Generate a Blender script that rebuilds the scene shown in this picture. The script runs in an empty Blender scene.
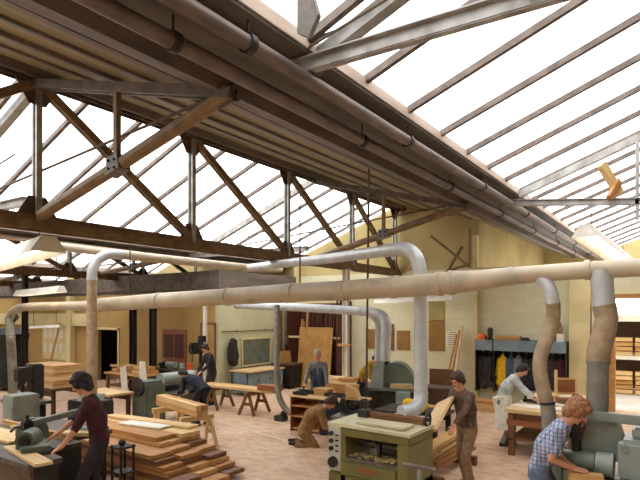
import bpy, bmesh, math, random
from mathutils import Vector, Matrix, noise
random.seed(7)
C = bpy.context.scene.collection
PI = math.pi
V = Vector
# ---------------------------------------------------------------- camera frame: the hall's axes are X (along the back wall) and Y (along the valleys)
F, CX, HY, EYE = 530.0, 320.0, 313.0, 2.62
TH = math.radians(34.9); S_, C_ = math.sin(TH), math.cos(TH)
def D(px, py, d):                      # point seen at a pixel of the photograph, d metres in front of the camera
    a = (px-CX)/F
    return V((d*(-S_+a*C_), d*(C_+a*S_), EYE-(py-HY)/F*d))
def ZH(px, py, z):                     # same, at a known height
    return D(px, py, (EYE-z)*F/(py-HY))
# ---------------------------------------------------------------- materials
def lin(v):
    v /= 255.0
    return v/12.92 if v <= .04045 else ((v+.055)/1.055)**2.4
def col(r, g, b): return (lin(r), lin(g), lin(b), 1)
def mat(name, c1, c2=None, scale=(4,4,4), rough=.6, metal=0, bump=0, detail=6, lo=.35, hi=.65, c3=None, bscale=None, coord='Object'):
    m = bpy.data.materials.new(name); m.use_nodes = True
    nt = m.node_tree; b = nt.nodes['Principled BSDF']
    b.inputs['Roughness'].default_value = rough; b.inputs['Metallic'].default_value = metal
    b.inputs['Base Color'].default_value = col(*c1)
    if c2 or bump:
        tc = nt.nodes.new('ShaderNodeTexCoord'); mp = nt.nodes.new('ShaderNodeMapping')
        if not hasattr(scale, '__len__'): scale = (scale,)*3
        mp.inputs['Scale'].default_value = scale
        nt.links.new(tc.outputs[coord], mp.inputs[0])
        n = nt.nodes.new('ShaderNodeTexNoise'); n.inputs['Scale'].default_value = 1; n.inputs['Detail'].default_value = detail
        nt.links.new(mp.outputs[0], n.inputs['Vector'])
        if c2:
            r = nt.nodes.new('ShaderNodeValToRGB'); e = r.color_ramp.elements
            e[0].position = lo; e[0].color = col(*c1); e[1].position = hi; e[1].color = col(*c2)
            if c3:
                x = e.new((lo+hi)/2); x.color = col(*c3)
            nt.links.new(n.outputs[0], r.inputs[0]); nt.links.new(r.outputs[0], b.inputs['Base Color'])
        if bump:
            bp = nt.nodes.new('ShaderNodeBump'); bp.inputs['Strength'].default_value = bump; bp.inputs['Distance'].default_value = .02
            nt.links.new(n.outputs[0], bp.inputs['Height']); nt.links.new(bp.outputs[0], b.inputs['Normal'])
    return m
def emis(name, c, s):
    m = bpy.data.materials.new(name); m.use_nodes = True
    b = m.node_tree.nodes['Principled BSDF']
    b.inputs['Base Color'].default_value = col(*c)
    b.inputs['Emission Color'].default_value = col(*c); b.inputs['Emission Strength'].default_value = s
    return m
def brick_mat(name, c1, c2, cm, sx=.45, sy=.225):
    m = bpy.data.materials.new(name); m.use_nodes = True
    nt = m.node_tree; b = nt.nodes['Principled BSDF']; b.inputs['Roughness'].default_value = .8
    tc = nt.nodes.new('ShaderNodeTexCoord'); sp = nt.nodes.new('ShaderNodeSeparateXYZ'); cb = nt.nodes.new('ShaderNodeCombineXYZ')
    ad = nt.nodes.new('ShaderNodeMath'); ad.operation = 'ADD'
    nt.links.new(tc.outputs['Object'], sp.inputs[0]); nt.links.new(sp.outputs[0], ad.inputs[0]); nt.links.new(sp.outputs[1], ad.inputs[1])
    nt.links.new(ad.outputs[0], cb.inputs[0]); nt.links.new(sp.outputs[2], cb.inputs[1])
    br = nt.nodes.new('ShaderNodeTexBrick'); br.inputs['Scale'].default_value = 1
    br.inputs['Brick Width'].default_value = sx; br.inputs['Row Height'].default_value = sy; br.inputs['Mortar Size'].default_value = .008
    br.inputs['Color1'].default_value = col(*c1); br.inputs['Color2'].default_value = col(*c2); br.inputs['Mortar'].default_value = col(*cm)
    nt.links.new(cb.outputs[0], br.inputs['Vector'])
    ns = nt.nodes.new('ShaderNodeTexNoise'); ns.inputs['Scale'].default_value = .9; ns.inputs['Detail'].default_value = 5
    nt.links.new(tc.outputs['Object'], ns.inputs['Vector'])
    mx = nt.nodes.new('ShaderNodeMix'); mx.data_type = 'RGBA'; mx.blend_type = 'MULTIPLY'; mx.inputs[0].default_value = .35
    nt.links.new(br.outputs[0], mx.inputs[6]); nt.links.new(ns.outputs[0], mx.inputs[7]); nt.links.new(mx.outputs[2], b.inputs['Base Color'])
    return m
M = {}
def wood(name, a, b_, rough=.55, sc=(1.2, 28, 28)): M[name] = mat(name, a, b_, sc, rough, bump=.05, lo=.3, hi=.7)
wood('plank_wood', (196,140,84), (158,106,58)); wood('pine', (214,172,112), (188,140,82)); wood('pale_pine', (232,202,150), (212,174,118))
wood('red_wood', (158,98,58), (128,74,42)); wood('brown_wood', (134,88,52), (100,62,34)); wood('dark_wood', (92,58,36), (64,38,24))
wood('orange_wood', (200,148,90), (172,120,68)); wood('maroon_wood', (98,48,34), (66,30,24), sc=(28,28,1.2))
M['ply'] = mat('ply', (178,136,74), (158,116,58), (6,30,2), .6)
M['bench_wood'] = mat('bench_wood', (222,196,150), (196,160,108), (2,20,20), .6)
M['steel_paint'] = mat('steel_paint', (140,114,80), (110,86,60), 5, .55, .1, lo=.3, hi=.7)
M['oxide'] = mat('oxide', (108,90,74), (80,66,56), 6, .6, .1)
M['grey_steel'] = mat('grey_steel', (176,176,176), (140,136,130), 5, .45, .3)
M['old_pipe'] = mat('old_pipe', (122,106,98), (94,82,76), (8,3,8), .5, .2)
M['duct'] = mat('duct', (198,190,168), (160,153,138), (3,3,3), .5, .1, c3=(192,176,152), lo=.25, hi=.75)
M['spout_grey'] = mat('spout_grey', (142,138,130), (120,116,110), 6, .5, .2)
M['joint_grey'] = mat('joint_grey', (120,116,110), (92,86,80), 8, .5, .2)
M['galv'] = mat('galv', (204,206,208), (184,188,192), 5, .4, .2)
M['hose'] = mat('hose', (182,160,132), (158,136,110), 9, .7)
M['hose_grey'] = mat('hose_grey', (150,144,128), (124,118,104), 9, .7)
M['iron'] = mat('iron', (44,40,38), (60,54,50), 10, .5, .3)
M['black'] = mat('black', (24,23,24), (34,32,32), 10, .5)
M['machine_green'] = mat('machine_green', (112,122,108), (92,102,90), 4, .45)
M['machine_grey'] = mat('machine_grey', (138,146,138), (116,124,118), 4, .45)
M['machine_light'] = mat('machine_light', (158,168,164), (138,148,144), 4, .4)
M['planer_green'] = mat('planer_green', (118,112,62), (102,96,52), 3, .45)
M['planer_cream'] = mat('planer_cream', (206,199,166), (190,182,148), 4, .45)
M['panel_grey'] = mat('panel_grey', (196,194,182), (180,178,166), 4, .45)
M['cast'] = mat('cast', (128,122,114), (100,94,88), 10, .35, .6)
M['shavings'] = mat('shavings', (226,202,150), (180,146,92), 40, .9, bump=.6)
M['blue_bench'] = mat('blue_bench', (128,148,156), (110,128,136), 3, .6)
M['white_paint'] = mat('white_paint', (238,235,226), (222,217,205), 3, .6)
M['cream_paint'] = mat('cream_paint', (222,208,160), (206,190,140), 2, .7)
M['paper'] = mat('paper', (232,228,216), (220,214,200), 6, .8)
M['red'] = mat('red', (170,40,30)); M['orange'] = mat('orange', (226,98,30), rough=.35)
M['yellow_cloth'] = mat('yellow_cloth', (236,190,20), (214,164,12), 9, .8, bump=.1)
M['mustard_cloth'] = mat('mustard_cloth', (196,150,50), (160,116,36), 9, .9, bump=.1)
M['skin'] = mat('skin', (214,158,126), (202,142,110), 6, .5)
M['hair_brown'] = mat('hair_brown', (84,54,34), (56,34,22), 40, .6, bump=.5)
M['hair_dark'] = mat('hair_dark', (52,38,30), (32,24,20), 40, .6, bump=.5)
M['hair_ginger'] = mat('hair_ginger', (172,122,84), (128,84,54), 40, .6, bump=.5)
M['hair_grey'] = mat('hair_grey', (196,184,170), (160,148,134), 40, .6, bump=.5)
def cloth(n, a, b_, s=14): M[n] = mat(n, a, b_, s, .9, bump=.15)
cloth('maroon_knit', (78,28,38), (36,20,24), 7); cloth('dark_cloth', (52,42,44), (36,30,34)); cloth('navy_cloth', (40,42,58), (28,30,42))
cloth('brown_cloth', (110,86,72), (88,66,56)); cloth('taupe_cloth', (146,116,88), (122,96,72)); cloth('tan_cloth', (160,122,78), (128,94,58))
cloth('grey_cloth', (132,134,134), (108,110,110)); cloth('shirt_grey', (206,210,208), (172,180,184)); cloth('white_cloth', (226,222,208), (204,198,182))
cloth('denim', (104,118,140), (84,96,118)); cloth('slate_cloth', (74,92,112), (58,74,94)); cloth('grape_cloth', (70,48,46), (50,34,36)); cloth('blue_cloth', (44,62,104), (34,48,84))
def plaid():
    m = bpy.data.materials.new('plaid_cloth'); m.use_nodes = True; nt = m.node_tree; b = nt.nodes['Principled BSDF']; b.inputs['Roughness'].default_value = .9
    tc = nt.nodes.new('ShaderNodeTexCoord'); prev = None
    for ax, fr in (('X', 16), ('Y', 16), ('Z', 16)):
        w = nt.nodes.new('ShaderNodeTexWave'); w.wave_type = 'BANDS'; w.bands_direction = ax; w.inputs['Scale'].default_value = 7.5; w.inputs['Distortion'].default_value = .3
        nt.links.new(tc.outputs['Object'], w.inputs['Vector'])
        r = nt.nodes.new('ShaderNodeValToRGB'); e = r.color_ramp.elements
        e[0].position = .12; e[0].color = col(150,158,182); e[1].position = .4; e[1].color = col(222,226,238)
        nt.links.new(w.outputs[0], r.inputs[0])
        if prev is None: prev = r.outputs[0]
        else:
            mx = nt.nodes.new('ShaderNodeMix'); mx.data_type = 'RGBA'; mx.blend_type = 'MULTIPLY'; mx.inputs[0].default_value = .75
            nt.links.new(prev, mx.inputs[6]); nt.links.new(r.outputs[0], mx.inputs[7]); prev = mx.outputs[2]
    nt.links.new(prev, b.inputs['Base Color']); return m
M['plaid'] = plaid()
M['lamp'] = emis('lamp', (255,246,226), 6)
M['lens'] = mat('lens', (90,96,90), rough=.2)
# ---------------------------------------------------------------- mesh builder
XF = {}
def xf(o):
    return XF.get(o.name, Matrix.Identity(4))
class MB:
    def __init__(s): s.bm = bmesh.new()
    def _add(s, verts, faces):
        vs = [s.bm.verts.new(v) for v in verts]
        for f in faces:
            try: s.bm.faces.new([vs[i] for i in f])
            except ValueError: pass
        return s
    def box(s, c, size, rz=0, R=None, bev=0):
        t = bmesh.new(); bmesh.ops.create_cube(t, size=1)
        for v in t.verts: v.co = V((v.co.x*size[0], v.co.y*size[1], v.co.z*size[2]))
        if bev: bmesh.ops.bevel(t, geom=t.edges[:], offset=min(bev, .45*min(size)), segments=2, affect='EDGES')
        R = R or Matrix.Rotation(rz, 3, 'Z')
        for v in t.verts: v.co = R@v.co + V(c)
        return s.merge(t)
    def span(s, a, b, bev=0): return s.box([(i+j)/2 for i, j in zip(a, b)], [abs(j-i) for i, j in zip(a, b)], bev=bev)
    def merge(s, t):
        t.verts.index_update()
        s._add([v.co.copy() for v in t.verts], [[v.index for v in f.verts] for f in t.faces]); t.free(); return s
    def bar(s, p, q, w, h, up=(0,0,1), bev=0):
        p, q = V(p), V(q); x = (q-p).normalized(); up = V(up)
        y = up.cross(x)
        if y.length < 1e-4: y = V((0,1,0)).cross(x)
        if y.length < 1e-4: y = V((1,0,0)).cross(x)
        y.normalize(); z = x.cross(y)
        return s.box((p+q)/2, ((q-p).length, w, h), R=Matrix((x, y, z)).transposed(), bev=bev)
    def angle(s, p, q, w, t=.012, up=(0,0,1)):      # rolled-steel angle section
        p, q = V(p), V(q); x = (q-p).normalized(); y = V(up).cross(x)
        if y.length < 1e-4: y = V((0,1,0)).cross(x)
        y.normalize(); z = x.cross(y)
        s.bar(p, q, w, t, z); s.bar(p-y*(w-t)/2-z*(w-t)/2, q-y*(w-t)/2-z*(w-t)/2, t, w, z); return s
    def tube(s, pts, r, seg=14, cap=True, sub=0):
        pts = [V(p) for p in pts]; n = len(pts)
        rs = list(r) if hasattr(r, '__len__') else [r]*n
        if sub:
            P, Rr = [], []
            for i in range(n-1):
                a, b, c_, d = pts[max(i-1,0)], pts[i], pts[i+1], pts[min(i+2,n-1)]
                for k in range(sub):
                    t = k/sub
                    P.append(.5*((2*b)+(c_-a)*t+(2*a-5*b+4*c_-d)*t*t+(3*b-a-3*c_+d)*t**3)); Rr.append(rs[i]*(1-t)+rs[i+1]*t)
            pts = P+[pts[-1]]; rs = Rr+[rs[-1]]; n = len(pts)
        vs, fs = [], []; ref = None
        for i in range(n):
            t = (pts[min(i+1,n-1)]-pts[max(i-1,0)]).normalized()
            if ref is None:
                ref = V((0,0,1)) if abs(t.z) < .9 else V((1,0,0))
            u = (ref - t*ref.dot(t)).normalized(); w = t.cross(u); ref = u
            for k in range(seg):
                a = 2*PI*k/seg; vs.append(pts[i]+(u*math.cos(a)+w*math.sin(a))*rs[i])
        for i in range(n-1):
            for k in range(seg):
                fs.append((i*seg+k, i*seg+(k+1)%seg, (i+1)*seg+(k+1)%seg, (i+1)*seg+k))
        if cap: fs.append(tuple(range(seg-1,-1,-1))); fs.append(tuple(range((n-1)*seg, n*seg)))
        return s._add(vs, fs)
    def cyl(s, p, q, r1, r2=None, seg=20): return s.tube([p, q], [r1, r1 if r2 is None else r2], seg)
    def ell(s, c, r, R=None, seg=14):
        t = bmesh.new(); bmesh.ops.create_uvsphere(t, u_segments=seg, v_segments=max(8, seg*2//3), radius=1)
        r = r if hasattr(r, '__len__') else (r,)*3
        for v in t.verts:
            w = V((v.co.x*r[0], v.co.y*r[1], v.co.z*r[2])); v.co = (R@w if R else w)+V(c)
        return s.merge(t)
    def capsule(s, p, q, r1, r2, seg=14, caps=(1,1)):
        p, q = V(p), V(q); n = (q-p)
        if n.length < 1e-6: return s.ell(p, max(r1, r2), seg=seg)
        n.normalize(); pts, rs = [], []
        if caps[0]:
            for k in range(5):
                a = -PI/2+PI/2*k/5+.12*(k == 0); pts.append(p+n*r1*math.sin(a)); rs.append(max(r1*math.cos(a), .0008))
        pts.append(p); rs.append(r1); pts.append(q); rs.append(r2)
        if caps[1]:
            for k in range(1, 6):
                a = PI/2*k/5-.12*(k == 5); pts.append(q+n*r2*math.sin(a)); rs.append(max(r2*math.cos(a), .0008))
        # straight axis: rings share one frame
        ref = V((0,0,1)) if abs(n.z) < .9 else V((1,0,0)); u = (ref-n*ref.dot(n)).normalized(); w = n.cross(u)
        vs = [c+(u*math.cos(2*PI*k/seg)+w*math.sin(2*PI*k/seg))*r for c, r in zip(pts, rs) for k in range(seg)]
        m = len(pts); fs = [(i*seg+k, i*seg+(k+1)%seg, (i+1)*seg+(k+1)%seg, (i+1)*seg+k) for i in range(m-1) for k in range(seg)]
        fs.append(tuple(range(seg-1,-1,-1))); fs.append(tuple(range((m-1)*seg, m*seg)))
        return s._add(vs, fs)
    def prism(s, poly, ext):
        n = len(poly); e = V(ext); vs = [V(p) for p in poly]+[V(p)+e for p in poly]
        return s._add(vs, [tuple(range(n-1,-1,-1)), tuple(range(n, 2*n))]+[(i, (i+1)%n, n+(i+1)%n, n+i) for i in range(n)])
    def build(s, name, m, parent=None, w=False, smooth=False, keep=False):
        bm = s.bm
        bmesh.ops.recalc_face_normals(bm, faces=bm.faces[:])
        if w and parent is not None:
            inv = chain(parent).inverted()
            for v in bm.verts: v.co = inv@v.co
        me = bpy.data.meshes.new(name); bm.to_mesh(me); bm.free()
        if smooth == 'auto':
            for p in me.polygons: p.use_smooth = True
            try: me.set_sharp_from_angle(angle=math.radians(35))
            except Exception: pass
        elif smooth:
            for p in me.polygons: p.use_smooth = True
        return link(name, me, m, parent)
def chain(o):
    m = xf(o)
    while o.parent is not None:
        o = o.parent; m = xf(o)@m
    return m
def link(name, me, m, parent=None):
    me.materials.clear(); me.materials.append(M[m] if isinstance(m, str) else m)
    o = bpy.data.objects.new(name, me); C.objects.link(o)
    if parent is not None: o.parent = parent
    return o
def tag(o, label=None, cat=None, group=None, kind=None):
    if label: o['label'] = label
    if cat: o['category'] = cat
    if group: o['group'] = group
    if kind: o['kind'] = kind
    return o
def thing(name, label, cat, loc=(0,0,0), rz=0, group=None):
    o = bpy.data.objects.new(name, None); C.objects.link(o); o.empty_display_size = .2
    o.location = V(loc); o.rotation_euler = (0,0,rz); XF[o.name] = Matrix.Translation(V(loc))@Matrix.Rotation(rz, 4, 'Z')
    return tag(o, label, cat, group)
def place(o, loc, rz=0):
    o.location = V(loc); o.rotation_euler = (0,0,rz); XF[o.name] = Matrix.Translation(V(loc))@Matrix.Rotation(rz, 4, 'Z'); return o
def copy_tree(o, parent=None):
    c = o.copy(); C.objects.link(c)
    if parent is not None: c.parent = parent
    for ch in [x for x in list(C.objects) if x.parent == o]: copy_tree(ch, c)
    return c
def struct(o): o['kind'] = 'structure'; return o
ORD = ['first','second','third','fourth','fifth','sixth','seventh','eighth','ninth','tenth','eleventh','twelfth','thirteenth','fourteenth','fifteenth','sixteenth','seventeenth','eighteenth','nineteenth','twentieth']
# ---------------------------------------------------------------- people
def remesh(mb, vox, folds=0, fs=14, smooth=6):
    me = bpy.data.meshes.new('tmp'); bmesh.ops.recalc_face_normals(mb.bm, faces=mb.bm.faces[:]); mb.bm.to_mesh(me); mb.bm.free()
    o = bpy.data.objects.new('tmp', me); C.objects.link(o)
    r = o.modifiers.new('r', 'REMESH'); r.mode = 'VOXEL'; r.voxel_size = vox
    if smooth:
        sm = o.modifiers.new('s', 'SMOOTH'); sm.factor = .5; sm.iterations = smooth
    dg = bpy.context.evaluated_depsgraph_get()
    out = bpy.data.meshes.new_from_object(o.evaluated_get(dg))
    bpy.data.objects.remove(o); bpy.data.meshes.remove(me)
    if folds:
        out.update(); nn = [v.normal.copy() for v in out.vertices]
        for v, n in zip(out.vertices, nn):
            p = v.co; q = V((p.x*fs, p.y*fs, p.z*fs*.55))
            v.co = p+n*(noise.noise(q)*folds + noise.noise(q*2.3)*folds*.4)
    for p in out.polygons: p.use_smooth = True
    return out
def ik(a, b, l1, l2, pole):
    a, b = V(a), V(b); d = b-a; L = d.length
    if L > (l1+l2)*.995: b = a+d*((l1+l2)*.995/L); d = b-a; L = d.length
    n = d/L; x = (l1*l1-l2*l2+L*L)/(2*L); h = math.sqrt(max(l1*l1-x*x, 0))
    pv = V(pole); pv = pv-n*pv.dot(n); pv.normalize()
    return a+n*x+pv*h, b
def person(label, loc, rz, top, legs, hair, pelvis=(0,0,.93), lean=.1, curl=.15, side=0, twist=0, yaw=0, pitch=.2, hands=((.35,.2,1),(.35,-.2,1)),
           feet=((0,.12,0,.1),(0,-.12,0,-.1)), sleeve=1.0, flare=1.0, k=1.0, hdir=None, curlf=.5, vox=.008, hs=1.0, apron=None, extras=None, shoes='black', elbow=(-.6,0,-.8), collar=None, belt=None, group=None, knee=(1,0,.1), topname='shirt'):
    root = thing('person', label, 'person', (loc[0], loc[1], 0 if len(loc) < 3 else loc[2]), rz, group)
    P = V(pelvis); R0 = Matrix.Rotation(side, 3, 'X')
    u1 = R0@V((math.sin(lean), 0, math.cos(lean))); u2 = R0@V((math.sin(lean+curl), 0, math.cos(lean+curl)))
    Tw = Matrix.Rotation(twist, 3, 'Z'); l0 = V((0,1,0)); l1 = Tw@(R0@l0); f1 = l1.cross(u2).normalized()
    B1 = P+u1*.14*k; B2 = P+u1*.27*k; Sc = B2+u2*.22*k; N = Sc+u2*.075*k
    hips = [P+l0*s*.09*k-V((0,0,.03)) for s in (1,-1)]; sh = [Sc+l1*s*.178*k for s in (1,-1)]
    ph = lean+curl+pitch-.25; hb = Matrix.Rotation(yaw, 3, 'Z')
    hu = hb@V((math.sin(ph), 0, math.cos(ph))); hf = hb@V((math.cos(ph), 0, -math.sin(ph))); hl = hu.cross(hf)
    Hc = N+u2*.05*k+hu*.115*k
    Rh = Matrix((hf, hl, hu)).transposed()
    arms = []
    for i, s in enumerate((1,-1)):
        el = V(elbow); el = V((el.x, s*(abs(el.y)+.35), el.z))
        e, w = ik(sh[i], hands[i], .285*k, .25*k, el); arms.append((sh[i], e, w))
    lg = []
    for i in (0,1):
        ft = V(feet[i][:3])+V((0,0,.085)); kn, an = ik(hips[i], ft, .43*k, .42*k, knee if not hasattr(knee[0], '__len__') else knee[i]); lg.append((hips[i], kn, an, feet[i][3]))
    b = MB()
    # trunk, legs
    for s in (1,-1):
        b.capsule(P+l0*s*.065*k, B1+l0*s*.055*k, .095*k, .088*k); b.capsule(B1+l0*s*.055*k, B2+l1*s*.07*k, .088*k, .1*k)
        b.capsule(B2+l1*s*.07*k, Sc+l1*s*.09*k-u2*.04, .1*k, .082*k)
    b.capsule(sh[0]-u2*.01, sh[1]-u2*.01, .052*k, .052*k); b.capsule(Sc, N+u2*.06*k+hf*.012, .062*k, .055*k)
    for h, kn, an, yw in lg:
        b.capsule(h, kn, .078*k, .052*k); b.capsule(kn, an, .052*k, .034*k)
        fd = V((math.cos(yw), math.sin(yw), 0)); 
        if an.z < .3: b.capsule(an-fd*.03-V((0,0,.04)), an+fd*.13-V((0,0,.055)), .03, .025)
    for (a, e, w), s, hd in zip(arms, (1,-1), hdir or (None, None)):
        b.capsule(a, e, .047*k, .038*k); b.capsule(e, w, .038*k, .025*k)
        fd = V(hd).normalized() if hd else (w-e).normalized()
        # palm frame: palm faces down/inwards
        pn = V((0,-s*.35,-1)); pn = (pn-fd*pn.dot(fd)).normalized(); sd = fd.cross(pn)*(-s)      # sd towards the thumb side
        if sd.dot(V((0,-s,0))+V((.2,0,0))) < 0: sd = -sd
        hk = k*1.02
        pc = w+fd*.05*hk
        b.capsule(w, w+fd*.03*hk, .025*k, .027*k)
        for t in (-.028, -.01, .01, .028): b.capsule(w+fd*.02*hk+sd*t*.7*hk, w+fd*.088*hk+sd*t*hk, .0145*hk, .0115*hk, seg=8)
        for t, L in ((.03,.074), (.0105,.082), (-.0105,.077), (-.03,.06)):
            p = w+fd*.085*hk+sd*t*hk; ang = .25*curlf
            for j, fr in enumerate((.45,.31,.24)):
                dr = (fd*math.cos(ang)+pn*math.sin(ang)+sd*t*1.2).normalized(); q = p+dr*L*fr*hk
                b.capsule(p, q, (.0098-.0007*j)*hk, (.0092-.0008*j)*hk, seg=8); p = q; ang += .75*curlf
        p = w+fd*.03*hk+sd*.026*hk; q = p+(fd*.55+sd*.65+pn*.25).normalized()*.045*hk; r_ = q+(fd*.9+sd*.15+pn*.35).normalized()*.034*hk
        b.capsule(p, q, .014*hk, .011*hk, seg=8); b.capsule(q, r_, .0108*hk, .009*hk, seg=8)
    # head
    hk = k
    b.ell(Hc, (.094*hk,.074*hk,.112*hk), Rh); b.ell(Hc+hf*.026*hk-hu*.062*hk, (.064*hk,.053*hk,.056*hk), Rh)
    b.capsule(Hc+hf*.088*hk+hu*.018*hk, Hc+hf*.108*hk-hu*.02*hk, .009*hk, .015*hk, seg=8)
    b.ell(Hc+hf*.078*hk+hu*.03*hk, (.018*hk,.05*hk,.014*hk), Rh); b.ell(Hc+hf*.082*hk-hu*.088*hk, (.016*hk,.022*hk,.018*hk), Rh)
    b.ell(Hc+hf*.082*hk-hu*.052*hk, (.014*hk,.028*hk,.013*hk), Rh)
    for s in (1,-1): b.ell(Hc+hl*s*.075*hk-hf*.008*hk-hu*.008*hk, (.02*hk,.011*hk,.032*hk), Rh)
    body = link('body', remesh(b, vox, smooth=3), 'skin', root)
    e = MB(); l = MB(); br = MB()
    for s in (1,-1):
        MB_e = MB(); MB_e.ell(Hc+hf*.084*hk+hl*s*.03*hk+hu*.006*hk, (.011*hk,.013*hk,.009*hk), Rh, 10); MB_e.build('eye', 'black', root, smooth=True)
    l.ell(Hc+hf*.0935*hk-hu*.052*hk, (.006*hk,.024*hk,.006*hk), Rh, 10); l.build('mouth', mouth_m, root, smooth=True)
    # hair
    if hair:
        hm = MB(); hm.ell(Hc-hf*.02*hk+hu*.03*hk, (.1*hk*hs,.09*hk*hs,.106*hk*hs), Rh); hm.ell(Hc-hf*.05*hk-hu*.035*hk, (.06*hk*hs,.082*hk*hs,.085*hk*hs), Rh)
        hm.ell(Hc+hf*.05*hk+hu*.085*hk, (.05*hk*hs,.07*hk*hs,.032*hk*hs), Rh)
        for s in (1,-1): hm.ell(Hc+hl*s*.072*hk-hf*.02*hk+hu*.0, (.04*hk*hs,.018*hk*hs,.06*hk*hs), Rh)
        link('hair', remesh(hm, .011, .012*hs, 34, 1), hair, root)
    # upper garment
    t = MB(); g = .02
    for s in (1,-1):
        t.capsule(P+l0*s*.068*k-u1*.1*min(1,lean), B1+l0*s*.06*k, .108*k, .103*k, caps=(0,1)); t.capsule(B1+l0*s*.06*k, B2+l1*s*.072*k, .103*k, .118*k)
        t.capsule(B2+l1*s*.072*k, Sc+l1*s*.09*k-u2*.03, .118*k, .094*k)
    t.capsule(P-u1*.1*min(1,lean), Sc, .105*k, .1*k, caps=(0,1))
    t.capsule(sh[0]-u2*.008, sh[1]-u2*.008, .066*k, .066*k); t.capsule(Sc, N+u2*.005, .078*k, .067*k, caps=(1,0))
    for a, e_, w in arms:
        if sleeve > .6:
            q = e_+(w-e_)*(sleeve-.5)*2*.97; t.capsule(a, e_, .066*k, .054*k); t.capsule(e_, q, .055*k, .043*k, caps=(1,0))
        else:
            t.capsule(a, a+(e_-a)*sleeve*2, .068*k, .062*k, caps=(1,0))
    link(topname, remesh(t, .0125, .009, 13, 4), top, root)
    # trousers
    t = MB()
    for (h, kn, an, yw), s in zip(lg, (1,-1)):
        hh = P+l0*s*.07*k
        t.capsule(P+l0*s*.062*k+u1*.09, hh-V((0,0,.04)), .104*k, .105*k, caps=(0,1)); t.capsule(h, kn, .097*k, .07*k)
        d_ = (an-kn).normalized(); t.capsule(kn, an+d_*(.035 if an.z < .3 else -.02), .07*k, .062*k*flare, caps=(1,0))
    t.capsule(P+u1*.05, P-V((0,0,.05)), .1*k, .1*k, caps=(0,1))
    link('trousers', remesh(t, .0125, .008, 11, 4), legs, root)
    for h, kn, an, yw in lg:
        t = MB(); fd = V((math.cos(yw), math.sin(yw), 0))
        if an.z < .3 and (kn.z-an.z) > .12:
            zz = an.z-.085
            t.capsule(V((an.x, an.y, zz+.05))-fd*.045, V((an.x, an.y, zz+.045))+fd*.14, .045, .04); t.capsule(V((an.x, an.y, zz+.05)), V((an.x, an.y, zz+.1)), .048, .046)
            t.box(V((an.x, an.y, zz+.013))+fd*.05, (.27,.085,.026), rz=yw)
        else:
            d_ = (an-kn).normalized(); t.capsule(an-d_*.01, an+d_*.04-V((0,0,.0)), .045, .045); t.capsule(an+d_*.03, an+d_*.05+V((0,0,-.0))+V((0,0,-1 if an.z > .15 else 0))*.0+(V((-.35,0,-.0)))*.25, .042, .034)
        link('shoe', remesh(t, .011, 0, 0, 3), shoes, root)
    J = dict(P=P, B1=B1, B2=B2, Sc=Sc, N=N, Hc=Hc, hf=hf, hu=hu, hl=hl, Rh=Rh, sh=sh, arms=arms, lg=lg, u1=u1, u2=u2, f1=f1, l1=l1, root=root, k=k)
    if apron:
        t = MB(); wz = P+u1*.1
        t.capsule(P+u1*.07-V((.02,0,0)), V((P.x*.3+.02, P.y, .35)), .18*k, .172*k, caps=(0,0))
        for s in (1,-1):
            t.capsule(wz+l0*s*.07+V((.01,0,0)), V((P.x*.3+.06, s*.14+P.y, .34)), .128*k, .15*k, caps=(0,0))
        t.capsule(wz+V((.0,0,0)), V((P.x*.3+.0, P.y, .34)), .14, .21, caps=(0,0))
        link('apron', remesh(t, .0125, .014, 9, 3), apron, root)
    return J
mouth_m = mat('lip', (150,84,74))
def pw(J, p):                                    # local point of a person in the hall
    return chain(J['root'])@V(p)
def lp(root_loc, rz, w):                         # hall point in a person's frame
    return Matrix.Rotation(-rz, 3, 'Z')@(V(w)-V((root_loc[0], root_loc[1], 0)))
# ================================================================ THE SETTING
E = EYE
Y0, Y1 = -4.4, 16.1
M['floor'] = mat('floor', (196,160,132), (226,200,170), .8, .5, c3=(212,180,150), lo=.25, hi=.75, detail=10)
def floor_grid(m):
    nt = m.node_tree; b = nt.nodes['Principled BSDF']; src = b.inputs['Base Color'].links[0].from_socket
    tc = nt.nodes.new('ShaderNodeTexCoord'); mp = nt.nodes.new('ShaderNodeMapping'); mp.inputs['Rotation'].default_value = (0,0,.0); mp.inputs['Scale'].default_value = (1.6,2.6,1)
    n = nt.nodes.new('ShaderNodeTexNoise'); n.inputs['Scale'].default_value = 2.2; n.inputs['Detail'].default_value = 8; n.inputs['Roughness'].default_value = .7
    nt.links.new(tc.outputs['Object'], mp.inputs[0]); nt.links.new(mp.outputs[0], n.inputs['Vector'])
    r = nt.nodes.new('ShaderNodeValToRGB'); e = r.color_ramp.elements; e[0].position = .36; e[0].color = col(158,116,92); e[1].position = .56; e[1].color = (1,1,1,1)
    nt.links.new(n.outputs[0], r.inputs[0])
    mx = nt.nodes.new('ShaderNodeMix'); mx.data_type = 'RGBA'; mx.blend_type = 'MULTIPLY'; mx.inputs[0].default_value = .45
    nt.links.new(src, mx.inputs[6]); nt.links.new(r.outputs[0], mx.inputs[7]); nt.links.new(mx.outputs[2], b.inputs['Base Color'])
floor_grid(M['floor'])
M['wall_brick'] = brick_mat('wall_brick', (232,228,194), (226,221,184), (222,216,180), .45, .22)
M['office_wall'] = mat('office_wall', (186,154,92), (166,136,80), .8, .8)
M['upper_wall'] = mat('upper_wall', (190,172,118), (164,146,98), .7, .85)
M['pale_wall'] = brick_mat('pale_wall', (216,216,178), (210,210,170), (206,206,166))
M['soffit'] = mat('soffit', (156,142,106), (122,110,84), (6,.5,6), .8, c3=(140,126,94), lo=.3, hi=.7)
M['purlin'] = mat('purlin', (116,104,94), (88,78,70), (5,1,5), .7)
M['gutter'] = mat('gutter', (98,92,86), (74,68,64), (5,1,5), .6)
M['kerb'] = mat('kerb', (206,190,174), (178,160,146), (5,1,5), .7)
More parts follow.
